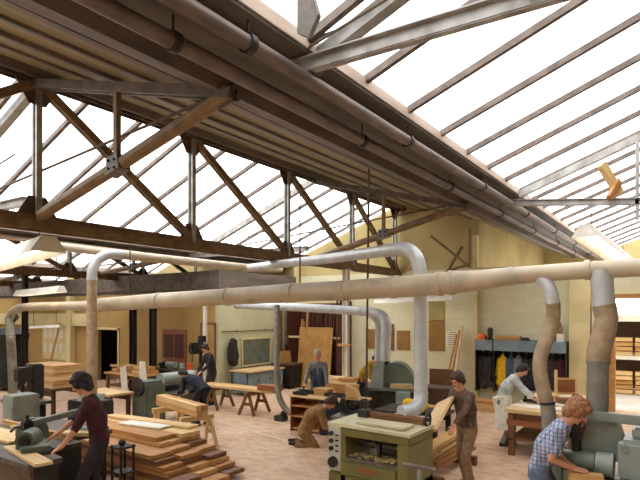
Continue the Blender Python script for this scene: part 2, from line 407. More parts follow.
M['glazing_bar'] = mat('glazing_bar', (120,108,100), (92,80,74), 6, .6)
M['concrete'] = mat('concrete', (206,200,190), (184,178,168), 1.2, .8)
def glass():
    m = bpy.data.materials.new('roof_glass'); m.use_nodes = True; nt = m.node_tree
    nt.nodes.remove(nt.nodes['Principled BSDF']); out = nt.nodes['Material Output']
    a = nt.nodes.new('ShaderNodeBsdfTransparent'); a.inputs[0].default_value = (.96,.97,.97,1)
    t = nt.nodes.new('ShaderNodeBsdfTranslucent'); t.inputs[0].default_value = (.95,.95,.94,1)
    mx = nt.nodes.new('ShaderNodeMixShader'); mx.inputs[0].default_value = .12
    nt.links.new(a.outputs[0], mx.inputs[1]); nt.links.new(t.outputs[0], mx.inputs[2]); nt.links.new(mx.outputs[0], out.inputs[0]); return m
M['roof_glass'] = glass()
fl = MB(); fl.span((-33.4,-4.8,-.2), (8.6,16.4,0)); struct(fl.build('floor', 'floor'))
gr = MB(); gr.span((-60,16.41,-.25), (60,70,-.02)); struct(gr.build('ground', 'concrete'))
# each bay: ridge x and height, then (going left) valley kerb x, kerb top, gutter height; heights above the eye
BAYS = [(0.0,3.62,-2.9,2.56,2.46), (-8.0,3.62,-12.5,1.99,1.89), (-17.6,2.99,-20.6,1.9,1.8), (-25.7,2.9,-28.7,1.81,1.71), (-33.5,2.8,-36,1.8,1.7)]
PROF = sorted([(8.6,E+2.0)]+[q for rx, rz_, kx, kz, gz in BAYS for q in ((rx,E+rz_), (kx,E+kz), (kx-.001,E+gz), (kx-1.0,E+gz))])
def prof(x0, x1):
    def zz(x):
        for (a, za), (b, zb) in zip(PROF, PROF[1:]):
            if a <= x <= b: return za+(zb-za)*(x-a)/(b-a)
    return [(x0, zz(x0))]+[p for p in PROF if x0 < p[0] < x1]+[(x1, zz(x1))]
def gable(mb, x0, x1, zlow, y, t):
    p = prof(x0, x1); mb.prism([(x0, y, zlow)]+[(a, y, z+.02) for a, z in p][::1]+[(x1, y, zlow)], (0, t, 0))
Y2 = 25.0; w = MB(); w.span((-33.4,Y1,0), (-5.3,Y1+.3,4.0))
for a, b, z0 in ((-5.3,-1.66,0), (-1.66,1.3,3.02), (1.3,8.6,0)): w.span((a,Y1,z0), (b,Y1+.3,4.0))
struct(w.build('wall_back', 'wall_brick'))
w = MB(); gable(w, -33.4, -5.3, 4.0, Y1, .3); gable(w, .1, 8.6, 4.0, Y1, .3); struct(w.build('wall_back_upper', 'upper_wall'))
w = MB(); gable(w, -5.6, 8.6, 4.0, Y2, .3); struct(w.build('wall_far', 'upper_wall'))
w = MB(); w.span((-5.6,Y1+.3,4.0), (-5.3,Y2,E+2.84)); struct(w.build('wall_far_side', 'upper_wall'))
w = MB(); gable(w, -33.4, 8.6, 0, Y0-.3, .3); struct(w.build('wall_front', 'wall_brick'))
w = MB(); w.span((-33.4,Y0,0), (-33.1,Y1,E+3.2)); struct(w.build('wall_left', 'wall_brick'))
w = MB(); w.span((8.3,Y0,0), (8.6,Y1,E+3.4)); struct(w.build('wall_right', 'wall_brick'))
# low offices that stand in the far left corner of the hall
w = MB()
for a, b, z0, z1 in ((-33.1,-18.95,0,3.3), (-18.95,-17.6,1.98,3.3), (-17.6,-12.45,0,3.3)): w.span((a,12,z0), (b,12.15,z1))
struct(w.build('wall_office', 'office_wall'))
w = MB(); w.span((-12.45,12,0), (-12.3,16.1,3.3)); struct(w.build('wall_office_side', 'pale_wall'))
w = MB(); w.span((-33.1,12,3.3), (-12.25,16.1,3.42)); struct(w.build('ceiling_office', 'purlin'))
w = MB(); w.span((-33.1,11.9,3.42), (-12.2,11.98,3.98)); w.span((-12.28,11.98,3.42), (-12.2,16.1,3.98)); struct(w.build('trim_13', 'purlin'))
# pilasters of the back wall
for i, (a, b, y) in enumerate(((-2.72,-2.2,15.86), (-5.45,-5.3,15.95), (-12.3,-12.3+.12,15.9))):
    w = MB(); w.span((a,y,0), (b,Y1,5.0 if i else 4.0)); struct(w.build('trim_%d' % (i+1), 'cream_paint'))
w = MB(); w.span((-12.3,14.75,0), (-12.12,15.0,3.3)); struct(w.build('trim_4', 'brown_wood'))
w = MB()
w.span((-1.76,15.98,0), (-1.62,16.12,3.1)); w.span((-1.62,15.98,3.0), (1.3,16.12,3.12)); w.span((1.24,15.98,0), (1.36,16.12,3.1))
struct(w.build('trim_5', 'orange_wood'))
# doors
d1 = MB(); d1.span((-15.0,11.94,0), (-13.8,12.0,2.06)); d1 = struct(d1.build('door_1', 'red_wood'))
x = MB()
for z0, z1 in ((.2,.95), (1.1,1.9)):
    for a in (-14.9,-14.36): x.span((a,11.925,z0), (a+.46,11.94,z1), bev=.006)
x.build('panel', 'maroon_wood', d1)
x = MB(); x.cyl((-14.88,11.9,1.02), (-14.88,11.94,1.02), .03); x.build('handle', 'grey_steel', d1, smooth='auto')
x = MB(); x.span((-19.03,11.95,0), (-18.95,12.02,2.05)); x.span((-17.6,11.95,0), (-17.52,12.02,2.05)); x.span((-19.03,11.95,1.98), (-17.52,12.02,2.06)); struct(x.build('door_2', 'cream_paint'))
x = MB(); x.span((-2.16,15.9,0), (-1.8,15.98,2.98)); x = struct(x.build('door_3', 'white_paint'))
y = MB(); y.cyl((-1.86,15.84,1.05), (-1.86,15.9,1.05), .025); y.build('handle', 'iron', x, smooth='auto')
# roof: four bays of north light, each a glazed slope, a ridge, a boarded slope and a valley gutter
bars_y = [-4.0+.0+k*1.06 for k in range(19)]
bars_y = [5.02-8*1.06+k*1.06 for k in range(27)]
GL = [(8.6,2.0)]
for n, (rx, rz_, kx, kz, gz) in enumerate(BAYS[:4]):
    nx, nz = BAYS[n+1][0], BAYS[n+1][1]
    Y1 = Y2 if n == 0 else 16.1
    gl = kx-1.0; KZ, SZ, RZ = E+kz, E+gz, E+rz_
    g = MB(); g.span((gl,Y0,SZ-.05), (kx,Y1,SZ)); g.span((gl,Y0,SZ), (gl+.04,Y1,SZ+.22)); g.span((gl+.62,Y0,SZ-.12), (gl+.78,Y1,SZ-.05))
    g = struct(g.build('trim_%d' % (6+n), 'gutter'))
    k = MB(); k.span((kx-.06,Y0,SZ-.02), (kx+.02,Y1,KZ)); k.build('kerb', 'kerb', g)
    gx0, gx1 = kx-.02, rx
    p = MB(); p.prism([(gx0,Y0,KZ+.01), (gx1,Y0,RZ+.02), (gx1,Y0,RZ+.028), (gx0,Y0,KZ+.018)], (0, Y1-Y0, 0)); p = struct(p.build('window_%d' % (n+1), 'roof_glass'))
    for yy in bars_y:
        if yy > Y1-.05: continue
        q = MB(); q.bar((gx0,yy,KZ-.03), (gx1,yy,RZ-.02), .066, .08); q.build('glazing_bar', 'glazing_bar', p)
# boarded slopes
for n, (xr, zr, x1, z1) in enumerate([(BAYS[i+1][0], E+BAYS[i+1][1], BAYS[i][2]-1.0, E+BAYS[i][4]) for i in range(4)]+[(0.0, E+3.62, 8.6, E+2.0)]):
    Y1 = Y2 if n == 0 else 16.1
    c = MB(); W = x1-xr; dz = (zr-z1)/W
    c.prism([(xr-.02,Y0,zr), (x1,Y0,z1), (x1,Y0,z1+.14), (xr-.02,Y0,zr+.14)], (0, Y1-Y0, 0))
    c = struct(c.build('ceiling' if n == 0 else 'ceiling.%03d' % n, 'soffit'))
    for t, hh, ww in ((.035,.14,.26), (.24,.05,.1), (.42,.07,.16), (.6,.05,.1), (.78,.07,.16), (.93,.16,.3)):
        p = MB(); p.box((xr+t*W, (Y0+Y1)/2, zr-dz*t*W-hh/2+.01), (ww, Y1-Y0, hh), R=Matrix.Rotation(math.atan(dz), 3, 'Y')); p.build('purlin', 'purlin', c)
Y1 = 16.1
# two rows of painted lines on the floor
fm = MB()
a, b = ZH(207,418,0), ZH(297,444,0)
M['line_paint'] = mat('line_paint', (222,208,180), (206,184,152), 8, .7)
fm.bar(a+V((0,0,.002)), b+V((0,0,.002)), .07, .004)
dirn = (b-a).normalized(); nor = V((-dirn.y, dirn.x, 0))
for t in (.12, .36, .62, .9):
    p = a+(b-a)*t+V((0,0,.0025)); fm.bar(p, p+nor*.95, .07, .004)
p = a+nor*.95+V((0,0,.002)); fm.bar(p, p+(b-a), .05, .004)
tag(struct(fm.build('floor_marking', 'line_paint')))
# ---------------------------------------------------------------- lattice girders under the ridges
def girder(xr, zr, label):
    r = thing('lattice_girder', label, 'roof girder', (xr, Y0+.03, 0), 0)
    L = Y1-Y0-.1; zt, zb = E+zr-.13, E+1.36
    m = MB()
    for s in (-1,1): m.bar((s*.07,0,zt), (s*.07,L,zt), .02, .16, up=(0,0,1)); m.bar((s*.06,0,zt+.075), (s*.06,L,zt+.075), .12, .015)
    m.build('top_chord', 'oxide', r)
    m = MB(); m.span((-.15,0,zb-.015), (.15,L,zb)); m.span((-.15,0,zb-.13), (-.13,L,zb-.015)); m.span((.13,0,zb-.13), (.15,L,zb-.015))
    for s in (-1,1): m.span((s*.06-.008,0,zb), (s*.06+.008,L,zb+.1))
    m.build('bottom_chord', 'steel_paint', r)
    ys = [4.05+3.0*k-Y0 for k in range(-2, 5)]; ys[-1] = min(ys[-1], L-.25)
    for i, yy in enumerate(ys):
        m = MB()
        for s in (-1,1): m.span((s*.05-.022,yy-.045,zb), (s*.05+.022,yy+.045,zt))
        m.build('vertical', 'grey_steel', r)
        for zc, dn in ((zb+.02,1), (zt-.02,-1)):
            g = MB(); g.prism([(-.012,yy-.34,zc), (-.012,yy+.34,zc), (-.012,yy+.13,zc+dn*.36), (-.012,yy-.13,zc+dn*.36)], (.024,0,0)); g.build('gusset', 'oxide', r)
        if i+1 < len(ys):
            y2 = ys[i+1]
            a, b = ((0,yy,zt-.04), (0,y2,zb+.08)) if i >= 2 else ((0,y2,zt-.04), (0,yy,zb+.08))
            m = MB()
            for s in (-1,1):
                o = V((s*.035,0,0)); m.bar(V(a)+o, V(b)+o, .13, .05, up=(1,0,0))
            m.build('diagonal', 'steel_paint', r)
    return r
girder(-8.0, 3.62, 'nearest long lattice girder above the woodworkers with big crossing web bars')
girder(-17.6, 2.99, 'second lattice girder, seen beneath the nearest one at the left')
girder(-25.7, 2.9, 'third lattice girder from the front, small in the gap at far left')
# ---------------------------------------------------------------- cross trusses carried by the girders
def truss(n, y, label, tz=(-.12,-.2), kp=True):
    xr, zr = BAYS[n+1][0], BAYS[n+1][1]; kx, kz, gz = BAYS[n][2], BAYS[n][3], BAYS[n][4]; rx, rz_ = BAYS[n][0], BAYS[n][1]
    W = kx-1.0-xr; G = kx-xr; Wn = rx-xr
    r = thing('roof_truss', label, 'roof truss', (xr, y, 0))
    zb = E+1.42; ze = E+gz-.14; mx_ = W*.495; zm = zb+(ze-zb)*.49
    p = MB(); p.tube([(0.17,0,zb+.02), (mx_,0,zm), (W-.1,0,ze)], .082, 10); p.build('strut', 'steel_paint', r, smooth='auto')
    p = MB()
    for s in (-1,1): p.bar((.1,s*.06,E+zr-.24), (W-.02,s*.06,E+gz-.16), .05, .12)
    p.build('rafter', 'oxide', r)
    p = MB(); p.span((mx_-.035,-.035,zm), (mx_+.035,.035,E+zr+(gz-zr)*.5-.16)); p.build('hanger', 'steel_paint', r)
    g = MB(); g.prism([(mx_-.13,-.09,zm-.12), (mx_+.16,-.09,zm-.05), (mx_+.12,-.09,zm+.13), (mx_-.1,-.09,zm+.11)], (0,.18,0))
    g.build('gusset', 'joint_grey', r)
    for px in (-.05,.07):
        for pz in (-.04,.06): q = MB(); q.ell((mx_+px,-.095,zm+pz), .018, seg=8); q.build('bolt', 'iron', r, smooth=True)
    g = MB(); g.prism([(W-.5,-.02,ze-.14), (W-.02,-.02,ze-.1), (W-.02,-.02,ze+.1), (W-.4,-.02,ze+.1)], (0,.04,0)); g.build('gusset', 'oxide', r)
    if n < 2:
        p = MB(); p.cyl((W-.1,.1,ze+.1), (BAYS[n+2][0]-xr+.2,.1,E+1.5), .019, seg=8); p.build('tie_rod', 'oxide', r)
    a, b = E+gz+tz[0], E+gz+tz[1]
    p = MB(); p.bar((G-.25,0,a), (Wn-.2,0,b), .09, .13, bev=.01); p.bar((G-.25,-.07,a+.05), (Wn-.2,-.07,b+.05), .06, .012); p.build('tie_beam', 'grey_steel', r)
    p = MB(); p.cyl((G-.05,-.03,a), (G-.05,.12,a), .09); p.build('pin_joint', 'oxide', r, smooth='auto')
    p = MB(); p.bar((G+.03,.05,E+kz-.13), (Wn-.05,.05,E+rz_-.16), .08, .13); p.bar((G+.03,.11,E+kz-.19), (Wn-.05,.11,E+rz_-.22), .06, .012); p.build('glazing_rafter', 'grey_steel', r)
    if kp:
        fr = .73; p = MB(); xk = G+(Wn-G)*fr; p.bar((xk,0,a+(b-a)*fr-.35), (xk,0,E+kz-.2+(rz_-kz)*fr), .06, .09); p.build('king_post', 'grey_steel', r)
    else:
        p = MB(); p.cyl((G-.4,-.1,E+gz-.1), (Wn-.4,-.1,E+gz+.52), .013, seg=8); p.build('brace_rod', 'oxide', r)
        g = MB(); g.prism([(G-.08,-.05,E+kz-.1), (G+.22,-.05,E+kz-.02), (G+.3,-.05,E+kz+.0), (G+.1,-.05,E+kz+.0)], (0,.02,0)); g.build('gusset', 'oxide', r)
        xk = G+(Wn-G)*.68; q = MB(); q.cyl((xk,-.07,a+(b-a)*.68+.02), (xk,-.13,a+(b-a)*.68+.02), .045); q.build('boss', 'kerb', r, smooth='auto')
    if not kp and n == 0:
        q = MB(); q.prism([D(px, py, 4.4) for px, py in ((297,-8),(312,-8),(318,14),(308,37),(297,33))], (0,.05,0)); q.build('bracket_plate', 'joint_grey', r, w=True)
    return r
truss(0, 4.05, 'nearest cross truss with a pale tie beam slanting over the upper right', (-.12,-.2), False)
truss(0, 11.2, 'second cross truss under the big skylight, beyond the pale tie beam', (-.18,-.5))
for n in (1,2):
    for yy, t in ((4.05,'nearer'), (11.2,'farther')):
        truss(n, yy, '%s cross truss behind the %s lattice girder' % (t, ('nearest','second')[n-1]), kp=False)
SZ = E+2.46
# ---------------------------------------------------------------- pipes along the valley gutter
def valley_pipe(x, z, r_, label, off):
    r = thing('overhead_pipe', label, 'pipe', (x, Y0, z))
    p = MB(); p.tube([(0,.2,0), (0,Y2-Y0-.05,0)], r_, 14); p.build('pipe_run', 'old_pipe', r, smooth='auto')
    for k in range(10):
        yy = 1.2+off+3.0*k
        if yy > Y2-Y0-.3: break
        p = MB(); p.tube([(0,yy,0), (0,yy+.07,0)], r_+.018, 14); p.build('collar', 'iron', r, smooth='auto')
        p = MB(); p.cyl((0,yy+.03,r_), (0,yy+.03,SZ-.05-z), .01, seg=6); p.build('hanger_rod', 'iron', r)
valley_pipe(-2.97, E+2.21, .066, 'upper right of the two long brown pipes under the valley gutter', .4)
valley_pipe(-3.42, E+2.19, .068, 'lower left of the two long brown pipes under the valley gutter', 0)
# steel columns
def column(p, top, w_, m, label, extra=None):
    r = thing('steel_column', label, 'column', (p[0], p[1], 0))
    b = MB(); b.span((-w_/2,-w_*.4,0), (-w_/2+.02,w_*.4,top)); b.span((w_/2-.02,-w_*.4,0), (w_/2,w_*.4,top)); b.span((-w_/2,-.012,0), (w_/2,.012,top)); b.build('shaft', m, r)
    b = MB(); b.span((-w_*.9,-w_*.9,0), (w_*.9,w_*.9,.03)); b.build('base_plate', m, r)
    b = MB(); b.span((-w_*.8,-w_*.6,top-.03), (w_*.8,w_*.6,top)); b.build('cap_plate', m, r)
    return r
c = column(D(25,400,17.1), E+1.22, .17, 'iron', 'dark steel column at far left beside the dark bent hose')
column(D(133,390,17.6), E+.45, .2, 'iron', 'left one of two dark steel columns behind the green sander')
column(D(153,390,17.3), E+.45, .2, 'iron', 'right one of two dark steel columns behind the green sander')
c = column(D(346,390,14.9), E+1.22, .17, 'white_paint', 'white steel column behind the man in the blue-grey top')
b = MB(); b.span((-.2,-.12,1.68), (.2,-.08,1.76)); b.build('crosspiece', 'pine', c)
c = column(D(205,380,16.2), 3.0, .1, 'white_paint', 'thin pale column in front of the office wall')
# ================================================================ DUCTS
def duct_bands(r, pts, rad, m='iron', w_=.03, ex=.012, name='flange'):
    for p, q in pts:
        p, q = V(p), V(q); d = (q-p).normalized(); b = MB(); b.tube([p-d*w_, p+d*w_], rad+ex, 20); b.build(name, m, r, w=True, smooth='auto')
def mp(px, py): # on the plane Y = 6.7
    a = (px-CX)/F; return D(px, py, 6.7/(C_+a*S_))
r = thing('extraction_duct', 'big cream main duct crossing the whole hall at mid height', 'duct', mp(430,285))
P = [mp(100,305), mp(160,300.5), mp(240,296), mp(290,292.8), mp(340,290.6), mp(395,287), mp(430,284.3)]
b = MB(); b.tube(P+[mp(452,282.5)], .148, 24); b.build('duct_run', 'duct', r, w=True, smooth='auto')
P2 = [mp(452,282.5), mp(480,280), mp(512,276), mp(545,273), mp(590,270), mp(640,267.5), mp(690,265)]
b = MB(); b.tube(P2, [.148,.13,.11,.1,.1,.1,.1], 24); b.build('duct_run', 'duct', r, w=True, smooth='auto')
b = MB(); b.tube([mp(100,305), mp(91,305.4), mp(80,305.8)], [.148,.12,.1], 22); b.build('reducer', 'duct', r, w=True, smooth='auto')
b = MB(); b.tube([mp(80,305.8), mp(60,306), mp(34,306.5), mp(20,308), mp(12,312), mp(9,320)], .1, 18, sub=3); b.build('duct_run', 'duct', r, w=True, smooth='auto')
duct_bands(r, [(mp(x_, y_), mp(x_+5, y_-.4)) for x_, y_ in ((160,300.5),(228,296.8),(293,292.6),(345,290.3),(393,287.2),(440,283.6),(452,282.5))], .148, 'duct')
duct_bands(r, [(mp(x_, y_), mp(x_+5, y_-.3)) for x_, y_ in ((512,276),(588,270))], .104, 'duct')
# stubs that leave the main duct for the two flexible hoses
b = MB(); p0 = mp(538,274); b.tube([p0, p0+V((.06,0,-.07)), p0+V((.14,-.02,-.2)), p0+V((.17,-.02,-.36))], [.09,.085,.08,.078], 18, sub=3); b.build('branch', 'galv', r, w=True, smooth='auto'); e1 = p0+V((.17,-.02,-.34))
b = MB(); p0 = mp(601,270); b.tube([p0, p0+V((.01,0,-.12)), p0+V((.03,-.01,-.42))], [.12,.115,.112], 20); b.build('branch', 'galv', r, w=True, smooth='auto'); e2 = p0+V((.03,-.01,-.4))
for x_, y_ in ((130,302),(300,292.5)):
    b = MB(); p0 = mp(x_, y_); b.cyl(p0+V((0,0,.1)), V((p0.x,p0.y,min(E+2.3, E+1.4))) if x_ < 200 else V((p0.x,p0.y,E+1.9)), .012, seg=6); b.build('hanger_rod', 'iron', r, w=True)
def hose(name, label, pts, rad, m='hose', ribs=70):
    r = thing(name, label, 'hose', pts[-1])
    b = MB(); b.tube(pts, rad, 18, sub=5); o = b.build('hose_tube', m, r, w=True, smooth='auto')
    # wire ribs of the flexible hose
    Q = []
    n = len(pts)
    for i in range(n-1):
        a_, b_, c_, d_ = V(pts[max(i-1,0)]), V(pts[i]), V(pts[i+1]), V(pts[min(i+2,n-1)])
        for k in range(10):
            t = k/10; Q.append(.5*((2*b_)+(c_-a_)*t+(2*a_-5*b_+4*c_-d_)*t*t+(3*b_-a_-3*c_+d_)*t**3))
    rb = MB()
    for p, q in zip(Q, Q[1:]):
        for f in (0,.5):
            c_ = p.lerp(q, f); d_ = (q-p).normalized(); rb.tube([c_-d_*.006, c_+d_*.006], rad+.005, 14)
    rb.build('wire_ribs', m, r, w=True, smooth='auto')
    return r
r = hose('flexible_hose', 'narrower brown flexible hose dropping behind the man in the plaid shirt', [e1, D(553,318,6.3), D(547,338,6.28), D(541,355,6.26), D(540,372,6.24), D(544,392,6.22), D(547,402,6.22)], .078)
b = MB(); b.tube([D(547,401,6.22), D(549,418,6.22), D(550,447,6.22)], .083, 18); b.build('metal_spout', 'hose_grey', r, w=True, smooth='auto')
b = MB(); b.tube([D(547,401.5,6.22), D(547.3,404,6.22)], .09, 18); b.build('clamp', 'iron', r, w=True, smooth='auto')
r = hose('flexible_hose', 'wider brown flexible hose at the right above the grey moulder', [e2, D(606,318,5.93), D(603,335,5.93), D(599,350,5.93), D(598,362,5.93)], .118)
b = MB(); b.tube([D(598,361,5.93), D(597.5,385,5.93), D(597,412,5.93)], .112, 20); b.build('metal_spout', 'spout_grey', r, w=True, smooth='auto')
b = MB(); b.tube([D(598,360.5,5.93), D(598,364,5.93)], .124, 20); b.build('clamp', 'spout_grey', r, w=True, smooth='auto')
# duct of the planer
r = thing('extraction_duct', 'grey galvanised duct rising from the green planer and bending left', 'duct', D(420,405,7.5))
b = MB(); b.tube([D(250,267.5,13.9), D(330,258.5,9.9), D(385,250.8,8.0)], .094, 18); b.build('duct_run', 'galv', r, w=True, smooth='auto')
b = MB(); b.tube([D(385,250.8,8.0), D(398,249,7.75), D(409,250,7.6), D(416,257,7.52), D(419,266,7.5), D(420,276,7.5)], .1, 18, sub=3); b.build('elbow', 'galv', r, w=True, smooth='auto')
b = MB(); b.tube([D(420,275,7.5), D(420.5,340,7.48), D(421,394,7.45)], .094, 18); b.build('duct_drop', 'galv', r, w=True, smooth='auto')
b = MB(); b.tube([D(421,393,7.45), D(420,403,7.4), D(414,409,7.3), D(408,411.5,7.25), D(401,413,7.2)], [.096,.1,.1,.1,.105], 18, sub=3); b.build('elbow', 'galv', r, w=True, smooth='auto')
duct_bands(r, [(D(385,250.8,8.0), D(390,250,7.9)), (D(420,276,7.5), D(420,290,7.5)), (D(420.7,352,7.48), D(420.8,360,7.48)), (D(421,393,7.45), D(421,380,7.45))], .094, 'galv', .015, .008)
# left run
r = thing('extraction_duct', 'pale duct bending down beside the man in the maroon jumper', 'duct', D(92,392,11))
x_ = -10.17
b = MB(); b.tube([D(280,269.5,17.3)]+[V((x_, y_, E+1.27)) for y_ in (11.5, 9.5, 8.0, 7.0)], .105, 16); b.build('duct_run', 'duct', r, w=True, smooth='auto')
b = MB(); b.tube([V((x_,7.02,E+1.27)), V((x_,6.7,E+1.25)), V((x_,6.45,E+1.12)), V((x_,6.33,E+.9)), V((x_,6.31,E+.7))], .105, 16, sub=4); b.build('elbow', 'galv', r, w=True, smooth='auto')
b = MB(); b.tube([V((x_,6.31,E+.71)), V((x_,6.31,.92))], .103, 16); b.build('duct_drop', 'hose', r, w=True, smooth='auto')
duct_bands(r, [(V((x_,6.31,E+.7)), V((x_,6.31,0)))], .103, 'galv', .02, .01)
r = thing('overhead_pipe', 'fat cream pipe with a blank end at far left under the nearest girder', 'pipe', D(54,246,10.2))
b = MB(); b.tube([D(50,245.5,10.4), D(90,250.6,11.6), D(128,255.4,12.8)], .085, 14); b.build('pipe_run', 'duct', r, w=True, smooth='auto')
b = MB(); b.tube([D(50,245.5,10.38), D(53,246,10.43)], .1, 14); b.build('end_cap', 'duct', r, w=True, smooth='auto')
r = thing('overhead_pipe', 'thin pinkish pipe across the far left, just under the girder', 'pipe', D(0,236,12))
b = MB(); b.tube([D(-40,231,11.4), D(0,236,12), D(55,243,12.9), D(140,254,14.6)], .06, 12); b.build('pipe_run', 'kerb', r, w=True, smooth='auto')
# second duct, with two drops
r = thing('extraction_duct', 'pale lower duct with two drops behind the main duct', 'duct', D(386,358,11.2))
b = MB(); b.tube([D(236,305.5,16), D(300,307.5,13.2), D(345,310,12), D(362,311.5,11.6)], .1, 16); b.build('duct_run', 'galv', r, w=True, smooth='auto')
b = MB(); b.tube([D(360,311.3,11.65), D(374,312.5,11.4), D(383,316,11.25), D(386.5,323,11.2), D(386.5,334,11.2), D(385.5,361,11.2)], .1, 16, sub=3); b.build('duct_drop', 'galv', r, w=True, smooth='auto')
b = MB(); b.tube([D(363,312,11.55), D(371,315,11.5), D(377,321,11.5), D(378.5,330,11.5), D(377.5,361,11.5)], .07, 14, sub=3); b.build('duct_drop', 'galv', r, w=True, smooth='auto')
r = hose('flexible_hose', 'grey flexible hose hanging to the floor left of the kneeling man', [D(277,306,13.6), D(277,340,13.3), D(277,375,13.1), D(279,396,13), D(285,408,12.9), D(292,413.5,12.8)], .072, 'hose_grey')
r = hose('flexible_hose', 'dark bent hose at the far left end of the main duct', [mp(9,319), D(10.5,335,12.3), D(12,360,12.3), D(13,398,12.3)], .095, 'hose_grey')
# ================================================================ LIGHT FITTINGS
def trough(label, a, b_, w_, h_, hang, drop=None):
    a, b_ = V(a), V(b_); r = thing('fluorescent_fitting', label, 'light fitting', (a+b_)/2)
    x = (b_-a).normalized(); y = V((0,0,1)).cross(x).normalized(); z = x.cross(y)
    q = MB(); L = (b_-a).length
    prof_ = [(-.5,-.5),(-.2,.4),(.2,.4),(.5,-.5),(.47,-.5),(.17,.32),(-.17,.32),(-.47,-.5)]
    q.prism([a+y*u*w_+z*v*h_ for u, v in prof_], x*L); q.build('reflector', 'white_paint', r, w=True)
    for f in (0,1):
        q = MB(); c_ = a+x*L*f; q.prism([c_+y*u*w_+z*v*h_ for u, v in ((-.47,-.48),(-.18,.38),(.18,.38),(.47,-.48))], x*(.01 if f == 0 else -.01)); q.build('end_plate', 'white_paint', r, w=True)
    for s in (-1,1):
        q = MB(); q.cyl(a+x*.06+y*s*w_*.17-z*h_*.12, b_-x*.06+y*s*w_*.17-z*h_*.12, .019, seg=10); q.build('tube', 'lamp', r, w=True, smooth='auto')
    for f in (.12,.88):
        q = MB(); c_ = a+x*L*f; q.cyl(c_+z*h_*.4, c_+V((0,0,h_*.4+hang)), .008, seg=6); q.build('hanging_rod', 'iron', r, w=True)
    return r
trough('long white lamp trough at the upper right above the main duct', D(585,230,10.2), D(627,261,13.0), .5, .28, .35)
trough('white lamp trough catching the light at the far left edge', D(49,243,7.6), D(-14,264,10.2), .5, .26, .2)
trough('long lit strip lamp on the back wall behind the grey duct', D(375,301.5,17.4), D(453,297.5,15.9), .18, .12, .7)
trough('small white strip lamp at left above the dark steel column', D(18,293,13), D(62,288.5,12), .26, .16, .7)
trough('dim strip lamp above the office notice board', D(30,327,21), D(60,326,21), .2, .12, .6)
# pale lath leaning in the roof
r = tag(MB().bar(D(431,234,15.2), D(404,274,15.4), .1, .04).build('timber_lath', 'pale_pine'), 'pale diagonal lath up near the roof left of the back-wall braces', 'lath')
r = thing('wall_bracket', 'brown angle bracket high on the back wall left of the pilaster', 'bracket', D(452,250,16.6))
for nm, a, b_ in (('diagonal', D(431,236,16.3), D(470,267,15.9)), ('strut', D(445,272,16.1), D(470,264,15.9)), ('diagonal', D(462,247,16.3), D(447,272,16.1)), ('post', D(470,228,15.9), D(470,268,15.9))):
    b = MB(); b.bar(a, b_, .07, .07); b.build(nm, 'steel_paint', r, w=True)
# old timbers tied to the far cross truss
o = MB(); o.bar(D(601,164,9.6), D(620,194,9.75), .1, .17, bev=.01); tag(o.build('raw_timber', 'pale_pine'), 'longer raw timber slung slanting from the far cross truss', 'timber')
o = MB(); o.bar(D(609,199,9.55), D(619,181,9.7), .08, .13, bev=.01); tag(o.build('timber_block', 'orange_wood'), 'short timber block at the lower end of the slung timber', 'timber')
o = thing('power_cable', 'dark vertical cable conduit dropping from the roof to a bench', 'cable', D(366,392,10)); b = MB(); b.tube([D(369,167,10), D(367.5,290,10), D(366.5,392,10)], .022, 8); b.build('conduit', 'oxide', o, w=True, smooth='auto'); b = MB(); b.span((-.05,-.04,-.08), (.05,.04,.08), bev=.01); b.build('switch_box', 'iron', o)
for i, (x_, d_, y1_) in enumerate(((352,15,262),)): pass
# ================================================================ HELPERS FOR FURNITURE
def table(name, label, cat, x0, x1, y0, y1, h, top='bench_wood', leg='dark_wood', t=.05, lw=.08, shelf=None, inset=.05, apr=True, group=None):
    cx, cy = (x0+x1)/2, (y0+y1)/2; r = thing(name, label, cat, (cx,cy,0), 0, group); hx, hy = (x1-x0)/2, (y1-y0)/2
    b = MB(); b.span((-hx,-hy,h-t), (hx,hy,h), bev=.004); b.build('table_top', top, r)
    for sx in (-1,1):
        for sy in (-1,1):
            b = MB(); b.box((sx*(hx-inset-lw/2), sy*(hy-inset-lw/2), (h-t)/2), (lw,lw,h-t), bev=.004); b.build('leg', leg, r)
    if apr:
        for sy in (-1,1): b = MB(); b.box((0, sy*(hy-inset-lw/2), h-t-.07), (2*(hx-inset-lw)-.002, .03, .13)); b.build('rail', leg, r)
    if shelf:
        b = MB(); b.span((-hx+inset,-hy+inset,shelf-.03), (hx-inset,hy-inset,shelf)); b.build('lower_shelf', leg, r)
    return r
def trestle(label, p, rz, h, w_=.8, group=None, m='pine'):
    r = thing('sawhorse', label, 'sawhorse', (p[0],p[1],0), rz, group)
    b = MB(); b.box((0,0,h-.05), (.1,w_,.1), bev=.005); b.build('beam', m, r)
    for sx in (-1,1):
        for sy in (-1,1): b = MB(); b.bar((sx*.03, sy*(w_*.36), h-.06), (sx*.24, sy*(w_*.44), .01), .07, .045, up=(0,1,0)); b.build('leg', m, r)
    for sy in (-1,1): b = MB(); b.box((0, sy*w_*.405, h*.48), (.3,.02,.08)); b.build('brace', m, r)
    return r
def board(name, m, c, size, rz, label, cat, group=None, R=None, bev=.004):
    b = MB(); b.box((0,0,0), size, bev=bev); o = b.build(name, m); o.location = V(c)
    if R: o.rotation_euler = R
    else: o.rotation_euler = (0,0,rz)
    return tag(o, label, cat, group)
def person_at(px, d, **k):
    p = D(px, 400, d); return (p.x, p.y)
M['bench_dark'] = mat('bench_dark', (92,82,74), (70,62,58), 6, .5)
